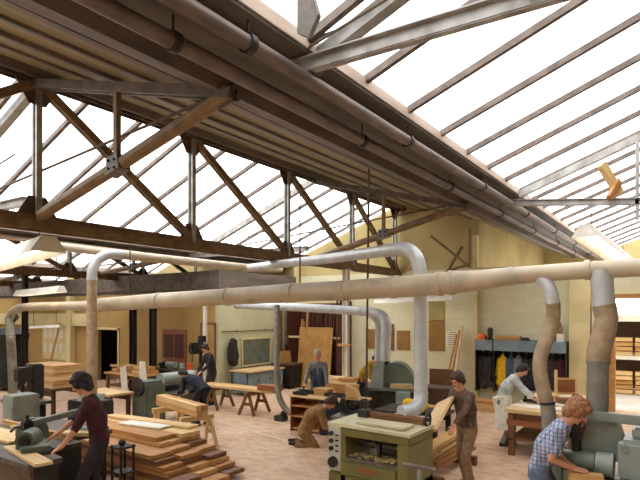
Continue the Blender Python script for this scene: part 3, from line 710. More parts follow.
# ================================================================ FOREGROUND LEFT: CROSS-CUT SAW
r = thing('saw_bench', 'long dark-topped saw bench at the lower left corner', 'bench', (-7.6,3.7,0))
b = MB(); b.prism([(-9.0,3.1,.79), (-6.3,3.1,.79), (-6.3,3.52,.79), (-6.85,3.6,.79), (-6.85,4.1,.79), (-7.2,4.1,.79), (-7.2,4.8,.79), (-9.0,4.8,.79)], (0,0,.06)); b.build('bench_top', 'bench_dark', r, w=True)
b = MB(); b.span((-8.9,3.16,0), (-6.36,3.2,.79)); b.build('front_panel', 'brown_cloth', r, w=True); b = MB(); b.span((-6.4,3.2,0), (-6.36,3.5,.79)); b.build('side_panel', 'black', r, w=True); b = MB(); b.span((-6.9,3.6,0), (-6.86,4.1,.79)); b.build('side_panel', 'black', r, w=True)
for x_, y_ in ((-8.9,3.3),(-6.95,3.3),(-8.9,4.7),(-7.3,4.7)):
    b = MB(); b.span((x_-.04,y_-.04,0), (x_+.04,y_+.04,.79)); b.build('leg', 'iron', r, w=True)
b = MB(); b.span((-8.95,4.02,.85), (-7.0,4.06,.93)); b.build('fence', 'pine', r, w=True)
b = MB(); b.span((-6.95,3.25,.1), (-6.4,3.45,.16)); b.bar((-6.42,3.35,.12), (-6.42,3.35,.79), .06, .06); b.build('end_frame', 'black', r, w=True)
r = thing('crosscut_saw', 'grey-green radial arm saw on the bench, motor towards us', 'saw', (-7.3,4.6,.85))
b = MB(); b.cyl((-7.38,4.62,.85), (-7.38,4.62,1.22), .075); b.box((-7.38,4.62,.88), (.3,.3,.06), bev=.01); b.build('column', 'machine_grey', r, w=True, smooth='auto')
b = MB(); b.bar((-7.38,4.7,1.2), (-7.22,3.55,1.14), .08, .075, bev=.012); b.build('arm', 'machine_grey', r, w=True)
b = MB(); b.box((-7.2,3.54,1.13), (.13,.12,.15), bev=.02); b.cyl((-7.2,3.54,1.2), (-7.2,3.54,1.27), .025); b.build('arm_head', 'iron', r, w=True, smooth='auto')
m = MB(); m.cyl((-7.12,3.58,1.0), (-6.9,3.36,1.0), .115, seg=24); m.box((-7.02,3.48,.93), (.3,.24,.12), rz=-.77, bev=.02); m = m.build('motor', 'machine_green', r, w=True, smooth='auto')
b = MB(); b.cyl((-6.9,3.36,1.0), (-6.885,3.345,1.0), .075); b.cyl((-6.885,3.345,1.0), (-6.875,3.335,1.0), .03); b.build('end_cap', 'iron', m, w=True, smooth='auto')
b = MB(); b.box((-7.0,3.52,.9), (.7,.34,.09), rz=-.35, bev=.015); b.box((-6.86,3.38,.935), (.36,.1,.03), rz=-.35, bev=.005); b.build('carriage', 'machine_green', r, w=True)
b = MB(); b.cyl((-7.3,3.66,1.0), (-7.36,3.68,1.0), .2, seg=28); b.box((-7.33,3.67,1.1), (.07,.34,.16), rz=.3, bev=.02); b.build('blade_guard', 'machine_grey', r, w=True, smooth='auto')
b = MB(); b.cyl((-7.37,3.685,.99), (-7.374,3.687,.99), .17, seg=40); b.build('saw_blade', 'cast', r, w=True)
b = MB(); b.tube([(-7.1,3.42,1.14), (-7.02,3.3,1.17), (-6.95,3.22,1.14)], .018, 8); b.build('pull_handle', 'black', r, w=True, smooth='auto')
board('sawn_board', 'pale_pine', (-6.72,3.3,.868), (1.2,.2,.035), -.16, 'board under the hand of the man in the maroon jumper', 'board')
board('sawn_board', 'pale_pine', (-8.15,3.62,.87), (1.3,.42,.04), .06, 'wide pale board lying on the saw bench at left edge', 'board')
o = board('timber_rail', 'pine', (-7.9,3.98,.94), (.9,.08,.08), .1, 'short yellow timber rail behind the saw blade guard', 'timber'); o.location.z = .893; o.location.y = 3.93
board('offcut', 'pale_pine', (-7.25,4.3,.875), (.5,.16,.05), .5, 'pale offcut behind the saw motor on the bench', 'offcut')
r = thing('rack_stand', 'black metal stand behind the man in the maroon jumper', 'stand', (-6.5,4.5,0))
for x_, y_ in ((-.1,-.1),(.1,-.1),(-.1,.1),(.1,.1)): b = MB(); b.cyl((x_,y_,0), (x_,y_,.78), .018, seg=8); b.build('leg', 'black', r)
b = MB(); b.span((-.12,-.12,.74), (.12,.12,.77)); b.build('top_plate', 'black', r)
b = MB(); b.ell((-.02,0,.81), (.05,.05,.045)); b.build('knob', 'iron', r, smooth=True)
b = MB(); b.span((-.12,-.12,.4), (.12,.12,.42)); b.build('shelf', 'black', r)
# ================================================================ PLANK PILE
rnd = random.Random(3)
cols = [5.25, 5.67, 6.09]
z_ = .07
for s_ in range(3):
    o = board('bearer', 'brown_wood', (-8.6+1.1*s_, 5.78, .035), (.09,1.4,.07), 0, '%s bearer under the big plank pile' % ('left','middle','right')[s_], 'bearer')
tone = ['plank_wood','orange_wood','plank_wood','brown_wood','pine']
rown = ['near edge','middle row','far edge']
nl = [6,8,8]
for j, y_ in enumerate(cols):
    z_ = .07
    for k in range(nl[j]):
        th = .068; xe = -5.85-.16*k-rnd.uniform(0,.1)+(.12 if (j+k) % 4 == 1 else 0); L = 3.35-.1*k+rnd.uniform(-.2,.1)
        if xe-L < -9.45: L = xe+9.45
        top = k == nl[j]-1
        board('plank', 'pale_pine' if (top and j > 1) else tone[(k*2+j+rnd.randint(0,1)) % 5], (xe-L/2, y_+rnd.uniform(-.008,.008), z_+th/2), (L,.4,th-.004), rnd.uniform(-.004,.004),
              ('top plank' if top else '%s plank from the floor' % ORD[k])+' in the %s of the big floor pile' % rown[j], 'plank', 'planks in the big floor pile')
        z_ += th
zt = .07+.068*8
board('plank', 'pale_pine', (-8.1,6.2,zt+.03), (2.1,.24,.04), .1, 'pale plank lying askew on top of the floor pile', 'plank')
board('plank', 'white_paint', (-7.95,5.95,zt+.02), (1.0,.3,.03), .12, 'white-faced short board on top of the floor pile', 'plank')
# ================================================================ PLANER
px0, px1, py0, py1 = -3.98, -2.79, 5.9, 6.62
r = thing('planer', 'green and cream thickness planer in the centre foreground', 'planer', ((px0+px1)/2, (py0+py1)/2, 0))
W_ = lambda b, n, m, **k: b.build(n, m, r, w=True, **k)
b = MB(); b.span((px0+.2,py0,1.0), (px1,py1,1.1), bev=.012); b.span((px0+.2,py0,.16), (px0+.27,py1,1.0)); b.span((px1-.17,py0,.16), (px1,py1,1.0), bev=.01); W_(b, 'housing', 'planer_green', smooth='auto')
b = MB(); b.span((px0,py0,.12), (px1,py1,.5), bev=.012); W_(b, 'pedestal', 'planer_green', smooth='auto')
b = MB(); b.span((px0,py0+.02,.5), (px0+.2,py1,1.13), bev=.012); W_(b, 'control_box', 'planer_green', smooth='auto')
b = MB(); b.span((px0+.01,py0-.012,.53), (px0+.2,py0+.02,1.12), bev=.006); cp = W_(b, 'control_panel', 'panel_grey', smooth='auto')
for i, z_ in enumerate((1.02,.92,.82)):
    b = MB(); b.cyl((px0+.065,py0-.045,z_), (px0+.065,py0-.012,z_), .03); b.build('button', 'black', cp, w=True, smooth='auto')
for i, z_ in enumerate((1.0,.93,.86,.79)):
    b = MB(); b.span((px0+.12,py0-.016,z_-.012), (px0+.17,py0-.01,z_+.012)); b.build('gauge_mark', 'black', cp, w=True)
b = MB(); b.cyl((px0+.09,py0-.05,.64), (px0+.09,py0-.012,.64), .07, .075, seg=24); b.cyl((px0+.09,py0-.07,.64), (px0+.09,py0-.045,.64), .025); b.build('dial', 'black', cp, w=True, smooth='auto')
b = MB(); b.prism([(px0-.005,py0-.01,1.12), (px1+.01,py0-.01,1.1), (px1+.01,py1+.01,1.1), (px0-.005,py1+.01,1.12)], (0,0,.04)); W_(b, 'cover', 'planer_cream')
b = MB(); b.span((px0+.36,py0+.1,1.15), (px1-.12,py0+.42,1.185), bev=.012); W_(b, 'top_plate', 'planer_cream', smooth='auto')
b = MB(); b.span((px0+.27,py0+.02,.66), (px1-.17,py1-.02,.72)); W_(b, 'bed', 'cast')
b = MB(); b.span((px0+.21,py0-.02,.5), (px1-.18,py0+.03,.67), bev=.01); W_(b, 'bed_front', 'planer_green', smooth='auto')
b = MB(); b.span((px0+.47,py0-.026,.575), (px0+.77,py0-.018,.625)); W_(b, 'name_plate', 'red_wood')
b = MB()
rr = random.Random(5)
for k in range(90):
    x_ = rr.uniform(px0+.3, px1-.22); b.box((x_, py0+rr.uniform(.06,.3), .722+rr.uniform(0,.03)), (.05,.03,.008), R=Matrix.Rotation(rr.uniform(0,6), 3, 'Z')@Matrix.Rotation(rr.uniform(-.6,.6), 3, 'X'))
o = W_(b, 'wood_shavings', 'shavings'); o['kind'] = 'stuff'
b = MB(); b.cyl((px0+.28,py0+.34,.86), (px1-.18,py0+.34,.86), .05); W_(b, 'feed_roller', 'cast', smooth='auto')
b = MB(); b.span((px0+.5,py0+.5,.72), (px1-.18,py0+.55,.98)); W_(b, 'inner_guard', 'machine_light')
b = MB(); b.span((px0+.66,py0+.14,.66), (px0+.7,py0+.2,1.0)); b.ell((px0+.68,py0+.12,.96), .04); W_(b, 'depth_stop', 'iron', smooth='auto')
b = MB(); b.cyl((px0+.2,py1-.1,1.2), (px1-.08,py1-.1,1.2), .045); b.span((px0+.2,py1-.15,1.15), (px1-.08,py1-.05,1.19)); W_(b, 'rear_rail', 'brown_wood', smooth='auto')
b = MB(); b.span((px0+.14,py1-.2,1.15), (px0+.3,py1-.02,1.26), bev=.01); b.cyl((px0+.22,py1-.1,1.25), (px0+.22,py1-.1,1.37), .02); b.ell((px0+.22,py1-.1,1.38), .035); W_(b, 'clamp_lever', 'iron', smooth='auto')
b = MB(); b.tube([V((px1-.03,py1-.1,1.22))+V((0,math.cos(t)*.085,math.sin(t)*.085)) for t in [k*PI/10 for k in range(21)]], .016, 8); b.cyl((px1-.06,py1-.1,1.22), (px1-.0,py1-.1,1.22), .028); b.bar((px1-.03,py1-.18,1.22), (px1-.03,py1-.02,1.22), .018, .018); W_(b, 'hand_wheel', 'black', smooth='auto')
b = MB(); b.prism([(px0+.5,py1+.01,1.0), (px0+1.0,py1+.01,1.0), (px0+1.0,py1+.01,1.14), (px0+.5,py1+.01,1.14)], (0,.26,.04)); W_(b, 'dust_hood', 'white_paint')
b = MB(); b.span((px0+.03,py0+.03,0), (px1-.03,py1-.03,.12)); W_(b, 'plinth', 'black')
r = thing('roller_stand', 'dark T-shaped roller stand in front of the green planer', 'stand', (-2.3,5.1,0))
b = MB(); b.cyl((-.19,0,1.02), (.19,0,1.02), .022); b.build('roller', 'old_pipe', r, smooth='auto')
b = MB(); b.cyl((0,0,.03), (0,0,1.0), .024); b.build('post', 'machine_grey', r, smooth='auto')
for k in range(3): b = MB(); a = k*2*PI/3; b.bar((0,0,.1), (.25*math.cos(a),.25*math.sin(a),.015), .04, .02); b.build('foot', 'iron', r)
# boards by the planer's outfeed
for k in range(5):
    board('plank', ('orange_wood','pine','orange_wood','pale_pine','pine')[k], (-3.32+.03*k, 8.25-.1*k, .2+.1*k), (.22,2.3-.1*k,.07), .05*(k-2)*.6, '%s plank from the floor in the small stack behind the planer' % ORD[k] if k < 4 else 'top plank of the small stack behind the planer', 'plank', 'planks behind the planer')
for k, y_ in enumerate((7.5,9.0)):
    board('bearer', 'brown_wood', (-3.25,y_,.08), (.5,.1,.16), 0, '%s bearer block under the stack behind the planer' % ('near','far')[k], 'bearer')
for k in range(1,5):
    for j, y_ in enumerate((7.55,8.9)):
        board('sticker', 'pine', (-3.3+.03*k, y_, .15+.1*k), (.26,.05,.03), 0, '%s spacer stick on plank %s behind the planer' % (('near','far')[j], ORD[k-1]), 'spacer', 'spacer sticks behind the planer')
# ================================================================ RIGHT FOREGROUND MOULDER
r = thing('moulder', 'grey-green four-sided moulder at the lower right corner', 'moulder', (-.75,6.3,0))
W_ = lambda b, n, m, **k: b.build(n, m, r, w=True, **k)
b = MB(); b.span((-.9,6.2,0), (.5,6.95,.8), bev=.02); W_(b, 'base', 'machine_green', smooth='auto')
b = MB(); b.span((-1.0,6.0,.8), (.5,6.95,.86), bev=.01); W_(b, 'table', 'cast', smooth='auto')
b = MB(); p = D(608,452,5.55); b.span((-.62,6.3,.86), (.35,6.85,1.3), bev=.05); W_(b, 'gear_case', 'machine_light', smooth='auto')
b = MB(); b.span((-.5,6.42,1.3), (.3,6.8,1.42), bev=.03); W_(b, 'lid', 'machine_light', smooth='auto')
b = MB(); b.cyl((-.55,6.31,1.22), (-.55,6.24,1.22), .035); W_(b, 'oil_cap', 'machine_grey', smooth='auto')
b = MB(); b.cyl((-1.16,6.42,.985), (-.84,6.42,.985), .115, seg=24); W_(b, 'spindle_motor', 'machine_green', smooth='auto')
b = MB(); b.cyl((-.83,6.42,.99), (-.66,6.42,.99), .13, seg=24); W_(b, 'motor_cap', 'machine_light', smooth='auto')
b = MB(); b.cyl((-1.05,6.55,1.16), (-.55,6.55,1.16), .045); W_(b, 'shaft', 'brown_wood', smooth='auto')
b = MB(); b.bar((-1.1,6.44,1.5), (-.2,6.44,1.5), .09, .1, bev=.01); W_(b, 'arm', 'machine_grey', smooth='auto')
b = MB(); b.cyl((-1.03,6.44,1.0), (-1.03,6.44,1.5), .05); b.box((-1.03,6.44,1.3), (.12,.13,.18), bev=.02); W_(b, 'pressure_head', 'iron', smooth='auto')
b = MB(); b.prism([(-1.02,6.5,1.02), (-.52,6.5,1.02), (-.66,6.5,1.48), (-.92,6.5,1.48)], (0,.3,0)); W_(b, 'dust_hood', 'machine_grey')
b = MB(); b.span((-1.5,6.46,0), (-1.17,6.8,1.12), bev=.02); W_(b, 'side_hood', 'machine_grey', smooth='auto')
b = MB(); b.cyl((-.4,6.44,1.56), (-.28,6.44,1.56), .05); b.box((-.34,6.44,1.5), (.1,.16,.16), bev=.02); W_(b, 'arm_clamp', 'iron', smooth='auto')
o = board('wood_block', 'pine', (-.82,5.84,.905), (.32,.16,.085), .25, 'wood block under the hand of the man in the plaid shirt', 'wood')
o.location = V(ZH(586,480,.88)); o.location.z = .905; blk = o.location.copy()
# ================================================================ MID GROUND LEFT
r = thing('machine_cabinet', 'plain grey metal cabinet at the left edge behind the saw bench', 'cabinet', (-10.25,4.95,0))
b = MB(); b.span((-.25,-.24,.06), (.18,.24,1.1), bev=.02); b.build('body', 'machine_grey', r, smooth='auto')
b = MB(); b.span((-.23,-.22,0), (.16,.22,.06)); b.build('plinth', 'black', r)
b = MB(); b.span((-.2,-.252,.2), (.13,-.24,.9), bev=.004); d_ = b.build('door', 'machine_grey', r)
b = MB(); b.span((.08,-.27,.52), (.1,-.252,.62)); b.build('handle', 'iron', d_)
b = MB(); b.span((.181,-.16,.62), (.19,.1,.66)); b.span((.181,-.16,.5), (.19,.1,.54)); b.build('vent_slot', 'black', r)
r = thing('mortiser', 'dark iron machine with a hand wheel behind the saw motor', 'machine', (-11.3,5.55,0))
b = MB(); b.span((-.3,-.25,0), (.3,.25,.75), bev=.02); b.build('base', 'iron', r, smooth='auto')
b = MB(); b.span((-.5,-.3,.75), (.5,.3,.82), bev=.01); b.build('table', 'cast', r, smooth='auto')
b = MB(); b.span((-.14,.05,.82), (.14,.3,1.55), bev=.03); b.build('column', 'iron', r, smooth='auto')
b = MB(); b.span((-.13,-.22,1.2), (.13,.06,1.5), bev=.03); b.cyl((0,-.1,1.0), (0,-.1,1.2), .04); b.build('head', 'iron', r, smooth='auto')
b = MB(); b.tube([V((.36,-.33,.62))+V((math.cos(t)*.16,0,math.sin(t)*.16)) for t in [k*PI/10 for k in range(21)]], .018, 8); b.bar((.2,-.33,.62), (.52,-.33,.62), .02, .02); b.cyl((.36,-.34,.62), (.36,-.24,.62), .03); b.build('hand_wheel', 'iron', r, smooth='auto')
r = thing('bandsaw', 'dark frame machine with thin rails at far left, below the bent hose', 'machine', (-12.6,4.6,0))
b = MB(); b.span((-.45,-.3,0), (.45,.3,.9), bev=.02); b.build('base', 'iron', r, smooth='auto')
b = MB(); b.span((-.7,-.4,.9), (.7,.4,.95)); b.build('table', 'cast', r)
for z_ in (1.15,1.45): b = MB(); b.cyl((-.65,0,z_), (.9,0,z_), .022, seg=10); b.build('rail', 'grey_steel', r, smooth='auto')
b = MB(); b.span((-.2,.08,.95), (.02,.3,1.75), bev=.03); b.build('frame', 'iron', r, smooth='auto')
b = MB(); b.cyl((-.1,-.06,1.62), (-.1,.08,1.62), .25, seg=28); b.build('wheel_cover', 'iron', r, smooth='auto')
r = table('work_table', 'dark work table carrying the big stack of pale boards at left', 'table', -13.6,-12.1,6.5,7.4,.84,'dark_wood','dark_wood')
zz = .84
for k in range(6):
    board('board_blank', ('pale_pine','pine')[k % 2], (-12.85+.02*(k % 3), 6.95, zz+.045), (1.25,.72,.088), .0, '%s board from the bottom in the stack on the dark table at left' % ORD[k] if k < 5 else 'top board of the stack on the dark table at left', 'board', 'boards stacked on the dark table')
    zz += .09
r = table('work_table', 'low pale-topped table in front of the dark doorway', 'table', -11.7,-10.55,6.95,7.6,.8,'bench_wood','dark_wood')
r = thing('wood_moulder', 'dark machine under the bent pale duct, behind the man in maroon', 'machine', (-10.2,6.3,0))
b = MB(); b.span((-.4,-.28,0), (.4,.28,.82), bev=.02); b.build('base', 'iron', r, smooth='auto')
b = MB(); b.prism([(-.2,-.2,.82), (.2,-.2,.82), (.13,-.13,.92), (-.13,-.13,.92)], (0,.38,0)); b.build('hood', 'machine_grey', r)
# sander
r = thing('drum_sander', 'grey-green drum sander with its long cylinder towards the man in navy', 'sander', (-10.66,8.04,0))
W_ = lambda b, n, m, **k: b.build(n, m, r, w=True, **k)
b = MB(); b.span((-10.98,7.82,0), (-10.38,8.4,1.0), bev=.05); W_(b, 'pedestal', 'machine_green', smooth='auto')
b = MB(); b.cyl((-10.5,8.3,1.0), (-10.5,9.3,1.0), .16, seg=28); W_(b, 'drum_cover', 'machine_light', smooth='auto')
b = MB(); b.cyl((-10.68,7.78,.86), (-10.68,7.83,.86), .22, seg=26); W_(b, 'end_cover', 'iron', smooth='auto')
b = MB(); b.span((-10.6,8.4,.6), (-10.2,9.3,.68)); b.span((-10.75,9.08,0), (-10.4,9.3,.9), bev=.03); W_(b, 'bed', 'machine_green', smooth='auto')
b = MB(); b.prism([(-10.9,8.0,1.0), (-10.62,8.0,1.0), (-10.7,8.0,1.45), (-10.9,8.0,1.45)], (0,.02,0)); W_(b, 'white_guard', 'paper')
# timber baulks on trestles
rz_ = -.25; c0 = V((-8.35,6.98,0)); dx = V((math.cos(rz_), math.sin(rz_), 0)); dy = V((-dx.y, dx.x, 0))
c0 = (ZH(158,397,.85)+ZH(200,409,.85))/2; c0.z = 0; c0 += dy*.16-dx*.2
for k, t in enumerate((-.55,.7)):
    trestle(('left','right')[k]+' pale sawhorse under the pack of square timbers', c0+dx*t, rz_, .65, .7, m='pale_pine')
k = 0
for lz in range(2):
    for ly in range(2):
        p = c0+dy*(-.06+.12*ly)+V((0,0,.65+.055+.112*lz))
        board('square_timber', ('pine','pale_pine','orange_wood')[(lz+ly) % 3], p, (1.85-.03*((k*7) % 3),.116,.11), rz_, '%s timber of the %s layer in the pack on the pale sawhorses' % (('front','back')[ly], ('bottom','top')[lz]), 'timber', 'square timbers on the sawhorses'); k += 1
# boards over the middle trestle
ts = V((-9.3,10.35,0))
trestle('sawhorse with crossed brown legs in the middle distance', ts, .1, .6, .8, m='brown_wood')
trestle('dark sawhorse holding the left end of the long boards, by the man in navy', ts+V((-1.35,.05,0)), .1, .6, .8, m='brown_wood')
for k in range(2):
    board('long_board', ('pine','pale_pine')[k], ts+V((-.55+.1*k,.12-.24*k,.64)), (2.5,.22,.07), .03, '%s of two long boards across the middle-distance sawhorses' % ('back','front')[k], 'board', 'long boards across the middle sawhorses')
o = board('timber_block', 'red_wood', ts+V((.62,-.12,.74)), (.62,.26,.13), .03, 'reddish box-like timber end on the middle-distance sawhorse', 'timber'); o.location.z = .74
# benches along the office side wall
r = table('cabinet_bench', 'blue-grey cabinet bench along the pale side wall', 'bench', -12.15,-11.3,12.3,14.1,.78,'bench_wood','blue_bench')
b = MB(); b.span((-.38,-.85,.08), (.36,.85,.72), bev=.01); b.build('cabinet', 'blue_bench', r)
for y_ in (-.55,.0,.55): b = MB(); b.span((.36,y_-.26,.12), (.372,y_+.26,.68), bev=.004); d_ = b.build('door', 'blue_bench', r); b = MB(); b.span((.372,y_+.17,.4), (.39,y_+.19,.5)); b.build('handle', 'iron', d_)
r = table('work_bench', 'dark bench with a plywood sheet on it, beside the grey hose', 'bench', -12.08,-11.2,14.3,15.15,.85,'dark_wood','iron')
b = MB(); b.span((-.35,-.38,.1), (.4,.38,.78)); b.build('drawer_block', 'iron', r)
o = MB(); o.span((-.01,-.33,0), (.01,.33,.42)); o = o.build('plywood_sheet', 'ply'); o.location = (-11.75,14.72,.853); o.rotation_euler = (0,-.18,0); tag(o, 'small plywood sheet standing on the dark bench', 'sheet')
r = thing('notice_cabinet', 'grey-green framed hatch on the pale side wall behind the dark bench', 'hatch', (-12.29,13.75,1.32)); b = MB(); b.span((0,-.7,-.45), (.03,.7,.4)); b.build('panel', 'machine_green', r)
for a, c_ in (((0,-.74,.4), (.06,.74,.46)), ((0,-.74,-.5), (.06,.74,-.45)), ((0,-.74,-.45), (.06,-.7,.4)), ((0,.7,-.45), (.06,.74,.4))): b = MB(); b.span(a, c_); b.build('frame', 'cream_paint', r)
o = thing('wall_conduit', 'thin level conduit along the pale side wall', 'conduit', (-12.26,14.0,2.02)); b = MB(); b.cyl((0,-1.9,0), (0,.73,0), .018, seg=8); b.build('pipe', 'brown_wood', o)
for y_ in (-1.2,.2): b = MB(); b.span((-.04,y_-.02,-.03), (.0,y_+.02,.03)); b.build('clip', 'iron', o)
r = thing('switch_box', 'grey electrical switch box on the pale side wall', 'switch box', (-12.28,15.55,1.75)); b = MB(); b.span((0,-.22,-.3), (.16,.22,.2), bev=.015); b.build('box', 'grey_steel', r); b = MB(); b.cyl((.06,0,.2), (.06,0,1.35), .02, seg=8); b.cyl((.06,.12,.2), (.06,.12,1.35), .014, seg=8); b.build('conduit', 'steel_paint', r); b = MB(); b.span((.16,.02,-.08), (.2,.06,.06)); b.build('lever', 'black', r)
r = thing('panel_frame', 'brown picture-like panel frame on the office wall by the corner', 'panel', (-12.75,11.99,1.9)); b = MB(); b.span((-.3,-.03,-.75), (.3,0,.35)); b.build('panel', 'office_wall', r); b = MB(); b.span((-.34,-.05,.35), (.34,0,.4)); b.span((-.34,-.05,-.8), (.34,0,-.75)); b.span((-.34,-.05,-.75), (-.3,0,.35)); b.span((.3,-.05,-.75), (.34,0,.35)); b.build('frame', 'brown_wood', r)
# machines in front of the office
r = thing('pillar_drill', 'dark pillar drill with a round head by the thin pale column', 'drill', (-12.9,9.9,0)); r.location = (D(198,385,15.4).x, D(198,385,15.4).y, 0); XF[r.name] = Matrix.Translation(r.location)
b = MB(); b.box((0,0,.03), (.5,.4,.06)); b.build('base', 'iron', r); b = MB(); b.cyl((0,.1,.06), (0,.1,1.75), .05); b.build('column', 'iron', r, smooth='auto')
b = MB(); b.box((0,-.05,1.6), (.24,.5,.32), bev=.05); b.build('head', 'black', r, smooth='auto'); b = MB(); b.cyl((0,-.22,1.2), (0,-.22,1.44), .03); b.build('spindle', 'cast', r, smooth='auto'); b = MB(); b.box((0,-.15,.95), (.36,.36,.04)); b.build('table', 'cast', r)
b = MB(); b.cyl((0,.15,1.76), (0,.15,1.95), .12); b.build('motor', 'black', r, smooth='auto')
r = table('work_bench', 'dark bench by the office with tools, next to the blue-grey cabinet', 'bench', -14.6,-12.7,11.1,11.8,.8,'dark_wood','iron')
b = MB(); b.span((-.85,-.28,.05), (.85,.28,.7)); b.build('cabinet', 'black', r)
rr = random.Random(11)
for k, (x_, c_, n) in enumerate(((-14.2,'iron','vice'),(-13.85,'machine_grey','grinder'),(-13.35,'machine_light','glue_pot'),(-13.0,'orange','paint_tin'))):
    b = MB()
    if n == 'vice': b.span((-.1,-.12,0), (.1,.12,.1), bev=.01); b.span((-.08,-.2,.1), (.08,-.02,.2), bev=.01); b.span((-.08,.04,.1), (.08,.12,.2), bev=.01)
    elif n == 'grinder': b.cyl((-.12,0,.14), (.12,0,.14), .09); b.cyl((-.2,0,.14), (-.14,0,.14), .11); b.cyl((.14,0,.14), (.2,0,.14), .11); b.span((-.1,-.07,0), (.1,.07,.06))
    else: b.cyl((0,0,0), (0,0,.2), .08); b.cyl((0,0,.2), (0,0,.22), .085)
    o = b.build(n, c_, smooth='auto'); o.location = (x_, 11.4, .8); tag(o, 'small %s on the dark bench by the office' % n.replace('_',' '), n.replace('_',' '))
o = thing('jacket', 'dark slate jacket hanging on the pale side wall near the corner', 'jacket', (-12.22,12.5,1.4), PI/2)
b = MB()
b.capsule((0,-.06,.28), (0,-.07,-.35), .13, .17); b.capsule((-.12,-.06,.25), (-.18,-.06,-.25), .06, .07); b.capsule((.12,-.06,.25), (.18,-.06,-.25), .06, .07)
link('coat', remesh(b, .02, .02, 9, 3), 'dark_cloth', o)
# low rack of offcuts in front of the red door
r = table('offcut_rack', 'low wooden rack of offcuts in front of the red door', 'rack', -15.3,-13.4,9.9,10.7,.75,'pine','brown_wood',shelf=.35)
rr = random.Random(4)
for k in range(12):
    b = MB(); L = rr.uniform(.3,.7); b.box((0,0,0), (L,rr.uniform(.08,.16),rr.uniform(.06,.12)), bev=.004); o = b.build('offcut', ('pine','pale_pine','orange_wood')[k % 3]); lay = k//6
    o.location = (-15.0+.28*(k % 6), 10.15+.3*((k*3) % 2), .755+.06+.12*lay); o.rotation_euler = (0,0,rr.uniform(-.15,.15)); o.scale = (1 if lay == 0 else .8,)*3
    tag(o, 'wood offcut heaped on the low rack by the red door', 'offcut', 'offcuts on the low rack')
b = MB(); b.bar((-.03,0,0), (-.3,.1,.95), .3, .02, up=(0,1,0)); o = b.build('paper_board', 'paper'); o.location = (-14.0,9.8,.02); tag(o, 'white sheet leaning on the low offcut rack', 'sheet')
# far left: office notice board, posts
r = thing('notice_board', 'pale notice board with pinned papers on the office wall at left', 'notice board', (-22.0,11.98,1.4))
b = MB(); b.span((-1.0,-.03,-.75), (.9,0,.85)); b.build('board', 'cream_paint', r); b = MB(); b.span((-1.06,-.05,.85), (.96,0,.93)); b.build('frame', 'pine', r)
rr = random.Random(2)
for k in range(8):
    x_, z_ = -.75+.42*(k % 4), .35-.6*(k//4); b = MB(); b.span((x_-.13,-.036,z_-.2), (x_+.13,-.031,z_+.18)); b.build('paper', 'paper', r)
b = MB(); b.box((0,0,0), (8,.12,.5)); o = struct(b.build('trim_11', 'cream_paint')); o.location = (-23.2,11.86,2.35)
b = MB(); b.span((-.15,-.12,0), (.15,.12,3.3)); o = struct(b.build('trim_12', 'cream_paint')); o.location = (-20.6,11.85,0)
o = MB(); o.bar((0,0,0), (.45,.3,2.2), .09,.05); o = o.build('leaning_batten', 'pine'); o.location = (-21.6,11.4,.03); tag(o, 'pine batten leaning against the office notice board', 'batten')
r = thing('dust_collector', 'dark bulky dust collector in front of the office at far left', 'machine', (-19.3,8.9,0))
b = MB(); b.lathe([], 0) if False else b.tube([(0,0,.1),(0,0,.9),(0,0,1.2),(0,0,1.9),(0,0,2.1)], [.6,.62,.5,.62,.3], 24); b.build('drum', 'black', r, smooth='auto')
for k in range(3): b = MB(); a = k*2.1; b.span((.5*math.cos(a)-.04,.5*math.sin(a)-.04,0), (.5*math.cos(a)+.04,.5*math.sin(a)+.04,.2)); b.build('leg', 'iron', r)
b = MB(); b.tube([(.0,0,2.0),(.0,0,2.3),(.4,0,2.5)], .12, 14); b.build('pipe', 'iron', r, smooth='auto')
# ================================================================ MID GROUND CENTRE
r = thing('shelf_unit', 'open wooden cupboard unit under the worktop, beside the kneeling man', 'cupboard', (-6.6,9.6,0))
W_ = lambda b, n, m, **k: b.build(n, m, r, w=True, **k)
for x_ in (-7.3,-6.52,-5.9): b = MB(); b.span((x_-.012,9.32,0), (x_+.012,9.9,.76)); W_(b, 'side_panel', 'red_wood')
b = MB(); b.span((-7.3,9.88,0), (-5.9,9.9,.76)); W_(b, 'back_panel', 'orange_wood')
for z_ in (.06,.33,.56): b = MB(); b.span((-7.29,9.34,z_-.012), (-6.53,9.88,z_+.012)); W_(b, 'shelf', 'pine')
b = MB(); b.span((-6.5,9.33,.03), (-5.92,9.345,.74)); W_(b, 'door', 'navy_cloth')
b = MB(); b.span((-7.36,9.28,.76), (-5.6,9.98,.8), bev=.004); W_(b, 'worktop', 'bench_wood')
b = MB(); b.span((-5.68,9.32,0), (-5.62,9.9,.76)); W_(b, 'end_leg', 'dark_wood')
def bx(n, m, px, py, z, size, label, cat, rz=0):
    p = ZH(px, py, z); b = MB(); b.span((-size[0]/2,-size[1]/2,0), (size[0]/2,size[1]/2,size[2]), bev=.008); o = b.build(n, m); o.location = p; o.rotation_euler.z = rz; return tag(o, label, cat)
